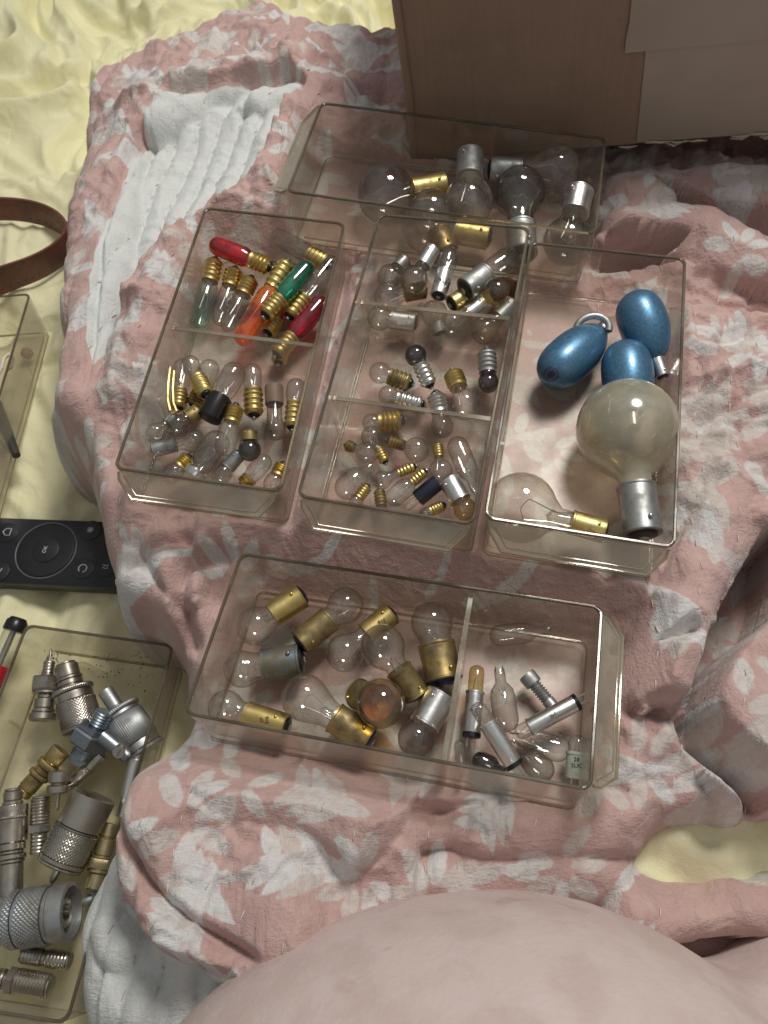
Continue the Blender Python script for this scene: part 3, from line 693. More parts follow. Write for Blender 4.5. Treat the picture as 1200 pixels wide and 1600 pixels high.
# drawer 4, against the box
g4 = 'large bayonet bulbs in the crosswise drawer by the box'
bulb(4, (700, 287), (561, 312), .10, .13, 40, 90, .42, 'globe', 'bay', 'smoke', BRASS, 'clear globe bulb with brass base, glass towards the drawer handle', group=g4)
bulb(4, (735, 236), (731, 347), .20, .14, 44, 76, .40, 'globe', 'bay', 'dusty', STEELD, 'bulb standing tilted with crusted white base against the back wall', group=g4)
bulb(4, (760, 264), (906, 272), .12, .14, 40, 84, .38, 'pear', 'bay', 'dusty', STEELD, 'long pear bulb with dull silver base along the back wall', group=g4)
bulb(4, (816, 404), (810, 270), .10, .16, 48, 82, .36, 'globe', 'bay', 'smoke', STEELD, 'smoky globe bulb pointing its glass at the box', group=g4)
bulb(4, (906, 292), (880, 410), .20, .10, 48, 76, .36, 'globe', 'bay', 'smoke', STEEL, 'bulb with bright silver base in the corner next to the wrinkled quilt', group=g4)
bulb(4, (770, 372), (628, 346), .10, .10, 40, 84, .40, 'globe', 'bay', 'clear', BRASS, 'clear globe bulb with brass base behind the small silver bulbs', group=g4)
bulb(4, (700, 400), (660, 302), .08, .17, 40, 74, .38, 'globe', 'bay', 'clear', BRASSD, 'clear globe bulb in the middle of the crosswise drawer by the box', group=g4)
# drawer 1, upper compartment
g1 = 'tube bulbs with screw bases in the coloured compartment'
def cb(b, t_, hb, ht, gm, lab, gw=30, bw=29): bulb(1, b, t_, hb, ht, bw, gw, .36, 'cone', 'screw', gm, BRASS, lab, group=g1)
cb((338, 400), (309, 512), .14, .06, 'palegreen', 'faintly green clear tube bulb at the edge of the coloured compartment', 33)
cb((369, 415), (341, 508), .12, .06, 'clear', 'clear tube bulb between the greenish one and the amber one', 28)
cb((395, 430), (352, 516), .12, .08, 'clear', 'clear tube bulb whose glass slips under the amber bulb', 30)
cb((452, 404), (373, 538), .19, .12, 'amber', 'amber orange tube bulb resting on the others', 33)
cb((428, 420), (328, 380), .18, .21, 'red', 'bright red tube bulb lying across the top of the others', 31)
cb((410, 498), (486, 411), .16, .19, 'green', 'green glossy tube bulb near the drawer wall', 31)
cb((448, 500), (524, 402), .10, .14, 'clear', 'clear tube bulb with silvery shine beside the green bulb', 30)
cb((428, 560), (508, 466), .08, .12, 'crimson', 'dark crimson tube bulb beside the drawer wall', 33)
cb((518, 416), (426, 366), .12, .08, 'clear', 'clear tube bulb in the far corner of the coloured compartment', 30)
cb((414, 526), (462, 452), .05, .06, 'amber', 'amber tube bulb buried under the green bulb', 28)
bulb(1, (434, 572), (446, 520), .05, .05, 24, 24, .5, 'tube', 'screw', 'clear', BRASS, 'small brass screw bulb behind the divider of the coloured compartment', group=g1)
# drawer 1, lower compartment
g1b = 'small clear bulbs below the coloured ones'
def sb(b, t_, hb, ht, bw, gw, fb, shape, base, gm, bm_, lab, **k): bulb(1, b, t_, hb, ht, bw, gw, fb, shape, base, gm, bm_, lab, group=g1b, **k)
sb((278, 644), (286, 562), .10, .12, 26, 30, .42, 'tube', 'screw', 'clear', BRASS, 'clear tube bulb right beside the bent brass wire')
sb((326, 622), (292, 560), .19, .17, 28, 30, .50, 'globe', 'screw', 'clear', BRASS, 'bulb with broad ribbed brass base lying beside the bent brass wire')
sb((300, 640), (333, 563), .08, .13, 26, 32, .35, 'tube', 'screw', 'clear', BRASSD, 'clear tube bulb tucked behind the broad ribbed brass base')
sb((326, 655), (374, 569), .18, .20, 38, 38, .40, 'tube', 'plain', 'clear', BLACK, 'clear tube bulb with a plain black base')
sb((397, 656), (394, 569), .12, .16, 31, 29, .54, 'tube', 'screw', 'clear', BRASS, 'upright clear tube bulb with a neat brass base in the middle row')
sb((428, 603), (430, 688), .14, .10, 29, 34, .36, 'globe', 'plain', 'smoke', lambda: plain('brown_base', (.20, .13, .085), .6), 'smoky bulb with a rusty brown base')
sb((456, 675), (464, 592), .10, .14, 28, 30, .55, 'tube', 'screw', 'clear', BRASS, 'clear tube bulb with brass base against the wall facing the screw bulbs drawer')
sb((370, 628), (348, 712), .20, .16, 28, 34, .38, 'tube', 'screw', 'clear', BRASS, 'clear tube bulb under the black-based one, base up')
sb((314, 640), (262, 674), .17, .17, 26, 36, .40, 'globe', 'bay', 'smoke', BRASSD, 'smoky small globe bulb with dull brass base')
sb((275, 648), (232, 688), .08, .08, 20, 34, .34, 'globe', 'bay', 'clear', STEELD, 'clear small globe bulb by the outer corner')
sb((236, 704), (322, 684), .08, .10, 24, 38, .45, 'globe', 'bay', 'clear', STEELD, 'clear globe bulb with grey cylinder base lying flat')
sb((302, 744), (350, 676), .10, .16, 36, 42, .16, 'tube', 'plain', 'clear', STEEL, 'large clear tube bulb with a thin white collar')
sb((389, 670), (391, 721), .22, .18, 26, 36, .36, 'globe', 'bay', 'dark', BRASSD, 'blackened little globe bulb with brass base')
sb((377, 706), (336, 755), .15, .10, 24, 28, .5, 'tube', 'bay', 'clear', STEELD, 'clear tube bulb with a grey metal base touching the black globe')
sb((376, 764), (420, 712), .08, .14, 28, 29, .34, 'tube', 'screw', 'clear', BRASS, 'clear tube bulb leaning on the front wall, brass end down')
sb((302, 710), (256, 752), .12, .10, 26, 30, .46, 'tube', 'screw', 'clear', BRASS, 'bulb with bright brass ribs near the front wall')
sb((447, 720), (420, 770), .12, .10, 28, 32, .48, 'tube', 'screw', 'clear', BRASS, 'bulb with brass ribs in the front corner')
o = tubes('brass_wire', [([hit(1, a, b_, .24) for a, b_ in ((266, 574), (263, 600), (262, 625), (266, 642))], .006),
                          ([hit(1, a, b_, .22) for a, b_ in ((272, 580), (270, 606), (271, 630), (276, 643))], .006),
                          ([hit(1, a, b_, .23) for a, b_ in ((266, 642), (270, 647), (276, 643))], .006)], BRASS())
tag(o, 'bent brass wire clip standing among the small bulbs', 'wire')
# drawer 2, upper compartment
g2 = 'small bayonet bulbs in the upper compartment'
def mb(b, t_, hb, ht, bw, gw, fb, gm, bm_, lab, shape='globe', base='bay', **k): bulb(2, b, t_, hb, ht, bw, gw, fb, shape, base, gm, bm_, lab, group=g2, **k)
mb((634, 404), (598, 446), .06, .07, 24, 40, .36, 'clear', STEELD, 'clear bulb with grey base beside the smoky bulb, at the outer drawer wall')
mb((678, 386), (636, 455), .20, .18, 26, 44, .42, 'smoke', STEEL, 'smoky globe bulb with shiny silver base held up high')
mb((668, 452), (584, 468), .07, .09, 28, 46, .42, 'clear', BRASSD, 'clear globe bulb with dark brass base under the smoky one')
mb((684, 466), (705, 388), .18, .20, 27, 30, .52, 'clear', STEEL, 'clear bulb with black printed letters on its silver base', 'tube', text=('INA', 17, .1))
mb((690, 524), (672, 470), .05, .11, 26, 44, .35, 'dusty', STEELD, 'frosty little globe bulb under the lettered base')
mb((722, 456), (806, 396), .14, .12, 40, 38, .45, 'clear', STEELD, 'longer bulb with wide grey base near the compartment wall', 'tube')
mb((702, 478), (768, 436), .10, .08, 30, 32, .50, 'clear', BRASS, 'bulb with a squarish yellow brass base')
mb((794, 452), (768, 457), .05, .19, 40, 42, .40, 'yellow', lambda: metal('rusty_metal', (.22, .11, .05), (.08, .04, .02), .5, .8), 'clear globe with a rusty ring, pointing up')
mb((760, 470), (692, 518), .10, .08, 26, 44, .42, 'clear', STEEL, 'bulb with pale silver base leaning to the divider', 'pear')
mb((806, 470), (742, 532), .12, .07, 26, 42, .40, 'smoke', STEEL, 'smoky bulb with short silver base in the corner by the divider', 'pear')
mb((654, 505), (574, 494), .07, .08, 31, 40, .52, 'clear', STEEL, 'bulb with stamped number on its silver base behind the divider', text=('588', 14, math.pi / 2 + .1, lambda: plain('worn_print', (.75, .74, .70), .6)))
# drawer 2, middle compartment
g2b = 'bulbs with screw bases in the middle compartment'
def nb_(b, t_, hb, ht, bw, gw, fb, gm, bm_, lab, shape='globe'): bulb(2, b, t_, hb, ht, bw, gw, fb, shape, 'screw', gm, bm_, lab, group=g2b)
nb_((675, 608), (642, 540), .08, .16, 27, 35, .58, 'dark', STEEL, 'black globe bulb with silver screw base lying on the heap')
nb_((648, 602), (578, 577), .08, .10, 29, 34, .56, 'clear', BRASSD, 'clear globe bulb with dull brass base touching the black globe')
nb_((666, 634), (592, 614), .06, .07, 25, 32, .60, 'clear', STEEL, 'clear globe bulb with silver screw base touching the divider')
nb_((680, 608), (694, 684), .12, .07, 30, 36, .48, 'smoke', STEEL, 'smoky globe bulb with silver screw base, glass behind the divider')
nb_((705, 576), (734, 652), .08, .09, 32, 50, .40, 'clear', BRASS, 'clear round bulb with brass base alone near the wall')
nb_((760, 542), (764, 613), .12, .09, 30, 33, .58, 'dark', STEELD, 'black globe bulb with grey screw base by the far corner')
nb_((636, 656), (566, 662), .05, .05, 32, 32, .62, 'clear', BRASS, 'bulb with broad brass base seen through the divider')
# drawer 2, lower compartment
g2c = 'tiny screw bulbs in the lower compartment'
def tb(b, t_, hb, ht, bw, gw, fb, shape, base, gm, bm_, lab): bulb(2, b, t_, hb, ht, bw, gw, fb, shape, base, gm, bm_, lab, group=g2c)
tb((537, 694), (590, 713), .08, .09, 18, 36, .30, 'globe', 'screw', 'clear', BRASSD, 'tiny round bulb with brass end at the outer wall')
tb((604, 726), (574, 668), .07, .10, 18, 36, .42, 'globe', 'screw', 'clear', BRASS, 'tiny round bulb crossing the outer one, brass end inward')
tb((603, 688), (670, 708), .07, .08, 19, 40, .42, 'globe', 'screw', 'clear', BRASSD, 'tiny round bulb under the divider with dark brass end')
tb((683, 690), (691, 753), .10, .09, 18, 38, .38, 'globe', 'screw', 'clear', BRASS, 'tiny round bulb hanging brass end up beside the long capsule')
tb((744, 768), (710, 684), .10, .12, 20, 34, .2, 'wedge', 'wedge', 'clear', None, 'long clear capsule bulb without metal base')
tb((580, 728), (528, 774), .08, .09, 20, 40, .2, 'wedge', 'wedge', 'clear', None, 'fat clear capsule bulb near the outer front corner')
tb((577, 755), (550, 792), .07, .06, 20, 22, .62, 'tube', 'screw', 'clear', BRASS, 'stubby brass-based bulb beside the fat capsule')
tb((592, 762), (598, 802), .05, .05, 19, 19, .72, 'tube', 'screw', 'clear', BRASSD, 'stubby dull brass bulb lying against the front wall')
tb((652, 727), (584, 756), .12, .08, 17, 30, .42, 'globe', 'screw', 'clear', BRASS, 'tiny bulb with brass end crossing the centre')
tb((668, 733), (606, 786), .15, .08, 18, 32, .38, 'tube', 'screw', 'clear', BRASS, 'tiny tube bulb with brass end above the black cylinder')
tb((686, 752), (632, 796), .10, .05, 27, 14, .62, 'tube', 'plain', 'clear', lambda: plain('blue_black', (.02, .025, .045), .3), 'black cylinder lamp with thin clear tip')
tb((699, 745), (736, 812), .12, .10, 36, 37, .56, 'globe', 'bay', 'yellow', STEEL, 'bulb with wide silver cylinder base and yellowed glass')
tb((698, 787), (656, 806), .07, .05, 19, 18, .60, 'tube', 'screw', 'clear', BRASS, 'stubby bright brass bulb in front of the wide silver one')
# drawer 3
bl = blue_mat()
g3 = 'blue lacquered bulbs'
bulb(3, (950, 507), (851, 594), .12, .13, 24, 76, .12, 'blue', 'bay', bl, STEEL, 'blue bulb with a dark round emblem on its end', group=g3)
bulb(3, (1037, 592), (988, 458), .10, .20, 24, 76, .22, 'blue', 'bay', bl, STEEL, 'blue bulb with its silver base and black tip showing', group=g3)
bulb(3, (990, 672), (975, 536), .10, .15, 26, 80, .16, 'blue', 'bay', bl, STEEL, 'blue bulb half hidden by the frosted globe', group=g3)
# emblem
p0 = hit(3, 950, 507, .12); p1 = hit(3, 851, 594, .13); fm = frame_at(p0, p1); eb = [o_ for o_ in bpy.data.objects if o_.get('label') == 'blue bulb with a dark round emblem on its end'][0]
L_ = (p1 - p0).length; s_ = scl(p1)
ea = .42; cpt = Vector((math.sin(ea) * 30 * s_, 0, L_ - 4 * s_)); nz = Vector((math.sin(.62), 0, math.cos(.62)))
R3 = nz.to_track_quat('Z', 'X').to_matrix()
cpt = Vector((18 * s_, 0, L_ - 4.5 * s_))
em = [([cpt + R3 @ Vector((11 * s_ * math.cos(a / 20 * 2 * math.pi), 11 * s_ * math.sin(a / 20 * 2 * math.pi), .003)) for a in range(21)], .0022)]
for rr in (4, 7): em.append(([cpt + R3 @ Vector((rr * s_ * math.cos(a / 12 * 2 * math.pi), rr * s_ * math.sin(a / 12 * 2 * math.pi) * (.6 if rr == 7 else 1), .004)) for a in range(13)], .0018))
em += [([cpt + R3 @ Vector((8 * s_ * math.cos(a), 8 * s_ * math.sin(a), .004)), cpt + R3 @ Vector((-8 * s_ * math.cos(a), -8 * s_ * math.sin(a), .004))], .0016) for a in (.4, 1.4, 2.5)]
tubes('emblem', em, plain('emblem_ink', (.05, .02, .05), .5), eb, 5)
rc = hit(3, 926, 514, .17); rcm = Matrix.Translation(rc) @ Matrix.Rotation(.25, 4, 'X') @ Matrix.Rotation(-.2, 4, 'Y')
o = tubes('metal_ring', [([rcm @ Vector((.066 * math.cos(a / 22 * 5.0 + 5.9), .058 * math.sin(a / 22 * 5.0 + 5.9), 0)) for a in range(23)], .0145)], STEELD(), None, 12)
tag(o, 'curved grey metal ring lying beside the blue bulbs', 'ring')
bulb(3, (1006, 844), (970, 602), .13, .21, 60, 160, .33, 'globe', 'bay', 'frost', STEELD, 'big frosted globe bulb with scratched glass and silver base', group='large bulbs in front of the blue ones')
bulb(3, (950, 832), (760, 778), .12, .16, 40, 112, .30, 'globe', 'bay', 'dusty', BRASS, 'big clear pear bulb with tapered brass base at the front wall', group='large bulbs in front of the blue ones')
# drawer 5, bulbs
g5 = 'round bayonet bulbs in the crosswise drawer nearest the skin'
def rb_(b, t_, hb, ht, bw, gw, fb, gm, bm_, lab, shape='globe', **k): bulb(5, b, t_, hb, ht, bw, gw, fb, shape, 'bay', gm, bm_, lab, group=g5, **k)
rb_((477, 926), (374, 996), .14, .12, 44, 62, .50, 'clear', BRASS, 'clear globe bulb with shiny brass base in the far corner')
rb_((464, 1010), (562, 928), .12, .14, 44, 58, .52, 'clear', BRASSD, 'clear globe bulb with black-spotted brass base')
rb_((616, 954), (516, 1040), .12, .09, 40, 60, .44, 'clear', BRASS, 'clear globe bulb with numbered brass base, glass pointing to the grey base', text=('316', 9, 1.2))
rb_((478, 1030), (350, 1050), .10, .09, 54, 58, .52, 'clear', lambda: metal('corroded_zinc', (.24, .27, .29), (.17, .15, .09), .45, .9), 'clear globe bulb with corroded grey base')
rb_((696, 1074), (668, 942), .09, .15, 60, 66, .50, 'clear', BRASSD, 'clear globe bulb with wide worn brass base and navy end', ins=NAVY)
rb_((655, 1092), (578, 982), .08, .24, 44, 70, .42, 'clear', BRASSD, 'clear globe bulb standing up on a dull base in the middle')
rb_((556, 1082), (616, 1108), .07, .24, 50, 76, .40, 'yellow', BRASSD, 'globe bulb with orange-brown inside, pointing up')
rb_((584, 1162), (446, 1070), .08, .14, 50, 74, .44, 'clear', BRASSD, 'large clear oval bulb with greenish brass base at the front wall', 'pear', ins=NAVY)
rb_((694, 1078), (636, 1180), .12, .10, 50, 64, .55, 'smoke', STEEL, 'smoky globe bulb with polished silver base by the divider')
rb_((454, 1138), (328, 1098), .08, .08, 42, 56, .54, 'clear', BRASS, 'clear globe bulb with stamped brass base at the outer front corner', text=('57\n316', 8, .3))
# orange deposit inside the upward globe
eb = [o_ for o_ in bpy.data.objects if str(o_.get('label', '')).startswith('globe bulb with orange')][0]
rg_ = 30 * scl(hit(5, 610, 1100, .2))
Lb = (hit(5, 556, 1082, .07) - hit(5, 616, 1108, .24)).length
lathe('orange_coating', [(rg_ * .98, Lb - rg_ * 1.5), (rg_ * .80, Lb - rg_ * 2.0), (rg_ * .5, Lb - rg_ * 2.2), (.001, Lb - rg_ * 2.25)], plain('orange_deposit', (.50, .21, .09), .6, 0, .3), eb, 24, 60, (False, False))
# drawer 5, small lamps
g6 = 'pin lamps and capsules in the small compartment'
def capsule(k, b, t_, hb, ht, gw, gm, lab): bulb(k, b, t_, hb, ht, gw * .6, gw, .2, 'wedge', 'wedge', gm, None, lab, group=g6)
capsule(5, (858, 984), (765, 995), .06, .07, 34, 'clear', 'clear wedge capsule alone by the far wall')
capsule(5, (780, 1046), (793, 1144), .12, .10, 40, 'smoke', 'clear capsule with crimped wire end beside the amber pin lamp')
capsule(5, (800, 1152), (892, 1174), .07, .08, 42, 'clear', 'clear round capsule with tangled wires')
capsule(5, (805, 1165), (862, 1216), .05, .05, 42, 'smoke', 'grey capsule at the front wall beside the long silver lamp')
capsule(5, (790, 1206), (738, 1184), .05, .06, 32, 'dark', 'dark capsule behind the divider and the front wall')
capsule(5, (722, 1212), (718, 1156), .05, .09, 18, 'clear', 'thin clear capsule against the divider')
def pinlamp(b, t_, hb, ht, wpx, fl, gm, body, lab, txt=None, pins=.13):
    p0 = hit(5, b[0], b[1], hb); p1 = hit(5, t_[0], t_[1], ht); L = (p1 - p0).length; s = (scl(p0) + scl(p1)) / 2; r = wpx / 2 * s
    root = empty('pin_lamp', frame_at(p0, p1), lab, 'pin lamp', g6); zp = L * pins; zb = zp + r * .5; zl = L * (1 - fl)
    tubes('pin', [([(0, r * .4, 0), (0, r * .4, zp + .01)], .0032)], STEEL(), root, 6); tubes('pin', [([(0, -r * .4, L * .02), (0, -r * .4, zp + .01)], .0032)], STEEL(), root, 6)
    lathe('end_plug', [(r * .85, zp), (r * 1.02, zp + r * .05), (r * 1.02, zb), (r * .9, zb)], BLACK() if body != 'ceramic' else plain('ivory_plug', (.5, .48, .38), .5), root, 20)
    bm_ = STEEL() if body != 'ceramic' else plain('pale_green_enamel', (.50, .56, .46), .35)
    bo = lathe('barrel', [(r * .97, zb), (r, zb + .004), (r, zl - r * .3), (r * 1.08, zl - r * .25), (r * 1.08, zl - r * .05), (r * .95, zl)], bm_, root, 24, 30)
    lathe('lens', [(r * .88, zl), (r * .88, L - r * .8), (r * .75, L - r * .3), (r * .4, L - r * .05), (.0006, L)], G[gm](), root, 20, 60, (False, False))
    tubes('filament', [([(0, -r * .3, zl), (0, -r * .1, zl + (L - zl) * .5), (0, r * .2, zl + (L - zl) * .55), (0, r * .3, zl)], .002)], STEEL(), root, 5)
    if txt: lettering(txt[0], txt[1] * s, Matrix.Translation((r * 1.02, 0, (zb + zl) / 2)) @ Matrix(((0, 0, 1, 0), (1, 0, 0, 0), (0, 1, 0, 0), (0, 0, 0, 1))) @ Matrix.Rotation(txt[2], 4, 'Z'), INK(), bo)
pinlamp((735, 1170), (746, 1040), .08, .12, 28, .32, 'yellow', 'steel', 'silver pin lamp with amber lens against the divider', ('S\nONT', 8, 1.6))
pinlamp((814, 1211), (742, 1098), .10, .17, 30, .28, 'clear', 'steel', 'silver pin lamp with clear lens lying on top of the amber one', None, .11)
pinlamp((918, 1088), (806, 1148), .13, .09, 27, .18, 'clear', 'steel', 'silver pin lamp with black end pointing at the handle wall', ('ME', 9, 1.7), .13)
pinlamp((899, 1236), (903, 1148), .04, .10, 33, .30, 'clear', 'ceramic', 'pale green pin lamp standing in the front corner', ('28\n2UC', 9, .05), .22)
p0 = hit(5, 864, 1104, .06); p1 = hit(5, 822, 1054, .08); L = (p1 - p0).length; s = scl(p0); r = 12 * s
root = empty('threaded_slug', frame_at(p0, p1), 'small ribbed grey metal slug between the capsules and the far wall', 'metal slug')
P = [(r * .5, 0), (r * .85, 0), (r * .85, L * .2)]
for i in range(37): P.append((r * (.78 - .12 * math.cos(i / 36 * 12 * math.pi)), L * (.22 + .44 * i / 36)))
P += [(r * .85, L * .68), (r * 1.15, L * .70), (r * 1.2, L * .95), (r * 1.1, L), (r * .3, L)]
lathe('threaded_shank', P, STEELD(), root, 20, 40)

# ------------------------------------------------------------------ connectors
gC = 'metal cable connectors'
def conn(b, t_, hb, ht, segs, mf, label, pins=None, extra=None):
    """segs: (fraction of length, half width in sight pixels, finish) with finish '', 'k' knurl, 't' thread, 'h' hexagon"""
    p0 = hit(7, b[0], b[1], hb); p1 = hit(7, t_[0], t_[1], ht); L = (p1 - p0).length; s = (scl(p0) + scl(p1)) / 2
    root = empty('cable_connector', frame_at(p0, p1), label, 'connector', gC)
    names = {'': 'sleeve', 'k': 'knurled_ring', 't': 'threaded_sleeve', 'h': 'hex_nut', 'p': 'centre_pin', 'o': 'open_socket'}
    z = 0
    for (f, w_, fin) in segs:
        a, b2 = z * L, f * L; r = w_ * s; z = f; m_ = mf() if callable(mf) else mf
        if fin == 'k':
            nz_ = max(6, min(60, int((b2 - a) / .004))); P = [(r * .93, a)] + [(r, a + (b2 - a) * i / nz_) for i in range(nz_ + 1)] + [(r * .93, b2)]
            n_ = 40
            def kf(rr, zz, an, r=r): 
                if rr < r * .99: return rr
                u = an * n_ / 2; v_ = zz / (r * 2 * math.pi / n_) * math.pi
                return rr * (1 - .045 * (abs(math.sin(u + v_)) * abs(math.sin(u - v_))) ** .5 * 1.6 + .03)
            lathe(names[fin], P, m_, root, 240, 60, fn=kf)
        elif fin == 'l':
            lathe('knurled_ring', [(r * .95, a), (r, a + .003), (r, b2 - .003), (r * .95, b2)], m_, root, 240, 60, fn=lambda rr, zz, an: rr * (1 + .016 * math.sin(an * 60)))
        elif fin == 't':
            nt = max(4, int((b2 - a) / .012)); P = [(r * .8, a)] + [(r * (.95 - .05 * math.cos(i / 4 * 2 * math.pi)), a + (b2 - a) * i / (nt * 4)) for i in range(nt * 4 + 1)] + [(r * .8, b2)]
            lathe(names[fin], P, m_, root, 28, 60)
        elif fin == 'h':
            lathe(names[fin], [(r * .92, a), (r, a + (b2 - a) * .12), (r, b2 - (b2 - a) * .12), (r * .92, b2)], m_, root, 6, 20)
        elif fin == 'o':
            lathe(names[fin], [(r, a), (r, b2), (r * .86, b2 + .002), (r * .84, b2 - .07)], m_, root, 36, 40, (False, True))
            lathe('socket_insert', [(r * .5, b2 - .07), (r * .5, b2 - .02), (r * .30, b2 - .02), (r * .26, b2 - .05), (r * .08, b2 - .05), (r * .08, b2 - .01), (.001, b2 - .008)], NICKEL(), root, 28, 40, (False, False))
        elif fin == 'p':
            lathe(names[fin], [(r, a), (r, b2 - r), (r * .5, b2)], BRASS() if mf is BRASSD else m_, root, 12, 50)
        else:
            e = min(.004, (b2 - a) * .2); lathe(names[''], [(r * .9, a), (r, a + e), (r, b2 - e), (r * .9, b2)], m_, root, 32, 30)
    return root
conn((66, 1126), (80, 1014), .10, .14, [(.10, 20, ''), (.16, 17, ''), (.30, 15, ''), (.36, 12, ''), (.40, 20, ''), (.60, 24, 'h'), (.64, 10, ''), (.82, 9, 't'), (1, 2, 'p')], NICKEL, 'shiny connector with hex nut and long centre pin')
conn((130, 1140), (102, 1036), .10, .16, [(.06, 31, ''), (.42, 30, 'k'), (.55, 29, ''), (.62, 31, 'l'), (.66, 18, ''), (.74, 19, ''), (.78, 20, ''), (.97, 18, ''), (1, 15, '')], NICKEL, 'wide connector with criss-cross knurled barrel and upright tube')
conn((228, 1176), (164, 1078), .08, .14, [(.05, 33, ''), (.16, 31, ''), (.56, 32, 'l'), (.62, 30, ''), (.68, 33, 'l'), (.72, 15, ''), (1, 12, '')], STEELD, 'wide dark connector with fine vertical ridges')
rt = conn((124, 1190), (164, 1112), .10, .20, [(.24, 18, 'k'), (.34, 20, ''), (.62, 33, 'h'), (.72, 30, 'h'), (1, 15, 't')], lambda: metal('blue_zinc', (.30, .35, .39), (.22, .24, .24), .36, .6), 'blue-grey cable clamp with hex body and screw arm')
Mi = rt.matrix_world.inverted()
a_ = Mi @ hit(7, 160, 1150, .22); b_ = Mi @ hit(7, 200, 1182, .20)
tubes('clamp_arm', [([a_, a_.lerp(b_, .5), b_], [.035, .034, .030])], metal('blue_zinc2', (.30, .33, .35), (.2, .2, .2), .35, .6), rt, 10)
b2_ = Mi @ hit(7, 186, 1174, .24)
tubes('clamp_screw', [([b2_ + Vector((-.02, 0, 0)), b2_ + Vector((.012, 0, 0))], .024), ([b2_ + Vector((.012, 0, -.016)), b2_ + Vector((.014, 0, .016))], .004)], NICKEL(), rt, 14)
conn((34, 1242), (96, 1172), .08, .12, [(.12, 13, ''), (.40, 14, ''), (.48, 17, 'l'), (.60, 14, ''), (.72, 17, 'l'), (.76, 13, ''), (1, 15, 'l')], BRASSD, 'golden connector with three ridged collars')
conn((94, 1204), (90, 1266), .14, .10, [(.30, 17, ''), (.36, 12, ''), (.56, 18, ''), (.60, 8, ''), (1, 2.6, 'p')], NICKEL, 'short disc-shaped connector with its pin pointing to the skin')
conn((110, 1228), (160, 1178), .07, .10, [(.5, 11, ''), (.56, 12, ''), (1, 11, '')], NICKEL, 'plain smooth tube connector under the blue-grey clamp')
conn((192, 1276), (218, 1170), .06, .14, [(.3, 12, ''), (.34, 13, ''), (.86, 12, ''), (.90, 8, ''), (1, 8, '')], STEEL, 'long slim silver connector against the drawer wall by the quilt')
conn((16, 1406), (20, 1232), .08, .14, [(.32, 18, ''), (.35, 20, ''), (.40, 22, ''), (.43, 18, ''), (.50, 21, ''), (.72, 23, ''), (.84, 23, 'k'), (.88, 16, ''), (.97, 14, ''), (1, 12, '')], NICKEL, 'long stepped connector with knurled collar at the outer wall')
conn((60, 1334), (64, 1244), .08, .12, [(.32, 13, 't'), (.36, 13, ''), (.50, 18, 'h'), (.96, 15, 't'), (1, 13, '')], NICKEL, 'double-threaded coupler with hex middle, standing beside the big knurled barrel')
conn((148, 1242), (80, 1380), .16, .10, [(.38, 35, ''), (.40, 34, ''), (.72, 36, 'k'), (.78, 37, ''), (.82, 34, 'l'), (.84, 8, ''), (1, 5.5, 'p')], NICKEL, 'largest connector, smooth top and deep diamond knurl, pin down')
conn((174, 1286), (146, 1390), .10, .08, [(.22, 13, ''), (.24, 12, ''), (.50, 14, ''), (.54, 17, ''), (.70, 18, 'l'), (.76, 17, ''), (1, 14, '')], lambda: metal('pale_gold', (.56, .47, .28), (.25, .18, .09), .3, .6), 'silver and gold connector half covered by the quilt edge')
conn((-40, 1446), (112, 1424), .12, .16, [(.35, 34, ''), (.40, 38, ''), (.48, 42, 'k'), (.52, 40, ''), (.78, 43, 'k'), (.84, 41, ''), (1, 43, 'o')], STEELD, 'big dark barrel connector lying with its open socket showing')
conn((34, 1490), (110, 1502), .07, .08, [(.04, 12, ''), (.45, 14, 't'), (.54, 12, ''), (.96, 14, 't'), (1, 12, '')], NICKEL, 'slim threaded coupler below the big dark barrel')
conn((-20, 1526), (80, 1542), .07, .08, [(.28, 15, 't'), (.34, 12, ''), (.46, 21, 'h'), (.96, 19, 't'), (1, 16, '')], NICKEL, 'threaded coupler with hex nut nearest the drawer front')
conn((128, 1412), (158, 1396), .05, .05, [(.6, 8, ''), (1, 10, 'l')], STEELD, 'small dark stub connector beside the silver and gold one')
# grime specks on the drawer floor
V = []; Fc = []
for i in range(150):
    px = rnd.choice([rnd.gauss(88, 8), rnd.gauss(172, 9), rnd.gauss(225, 7), rnd.uniform(70, 250)]); py = rnd.choice([rnd.gauss(1024, 4), rnd.gauss(1032, 8), rnd.gauss(1052, 5), rnd.uniform(1015, 1080)])
    p = hit(7, px, py, .002); n_ = len(V); r = rnd.uniform(.001, .0045)
    V += [p + Vector((r * math.cos(a), r * rnd.uniform(.5, 1.3) * math.sin(a), rnd.uniform(0, .002))) for a in (0, 1.3, 2.5, 3.8, 5)] + [p + Vector((0, 0, r * .7))]
    Fc += [(n_ + j, n_ + (j + 1) % 5, n_ + 5) for j in range(5)]
o = mesh('dirt', V, Fc, plain('dark_grime', (.03, .025, .02), .9), None, False); tag(o, 'dark grime crumbs on the floor of the connector drawer', 'dirt', kind='stuff')

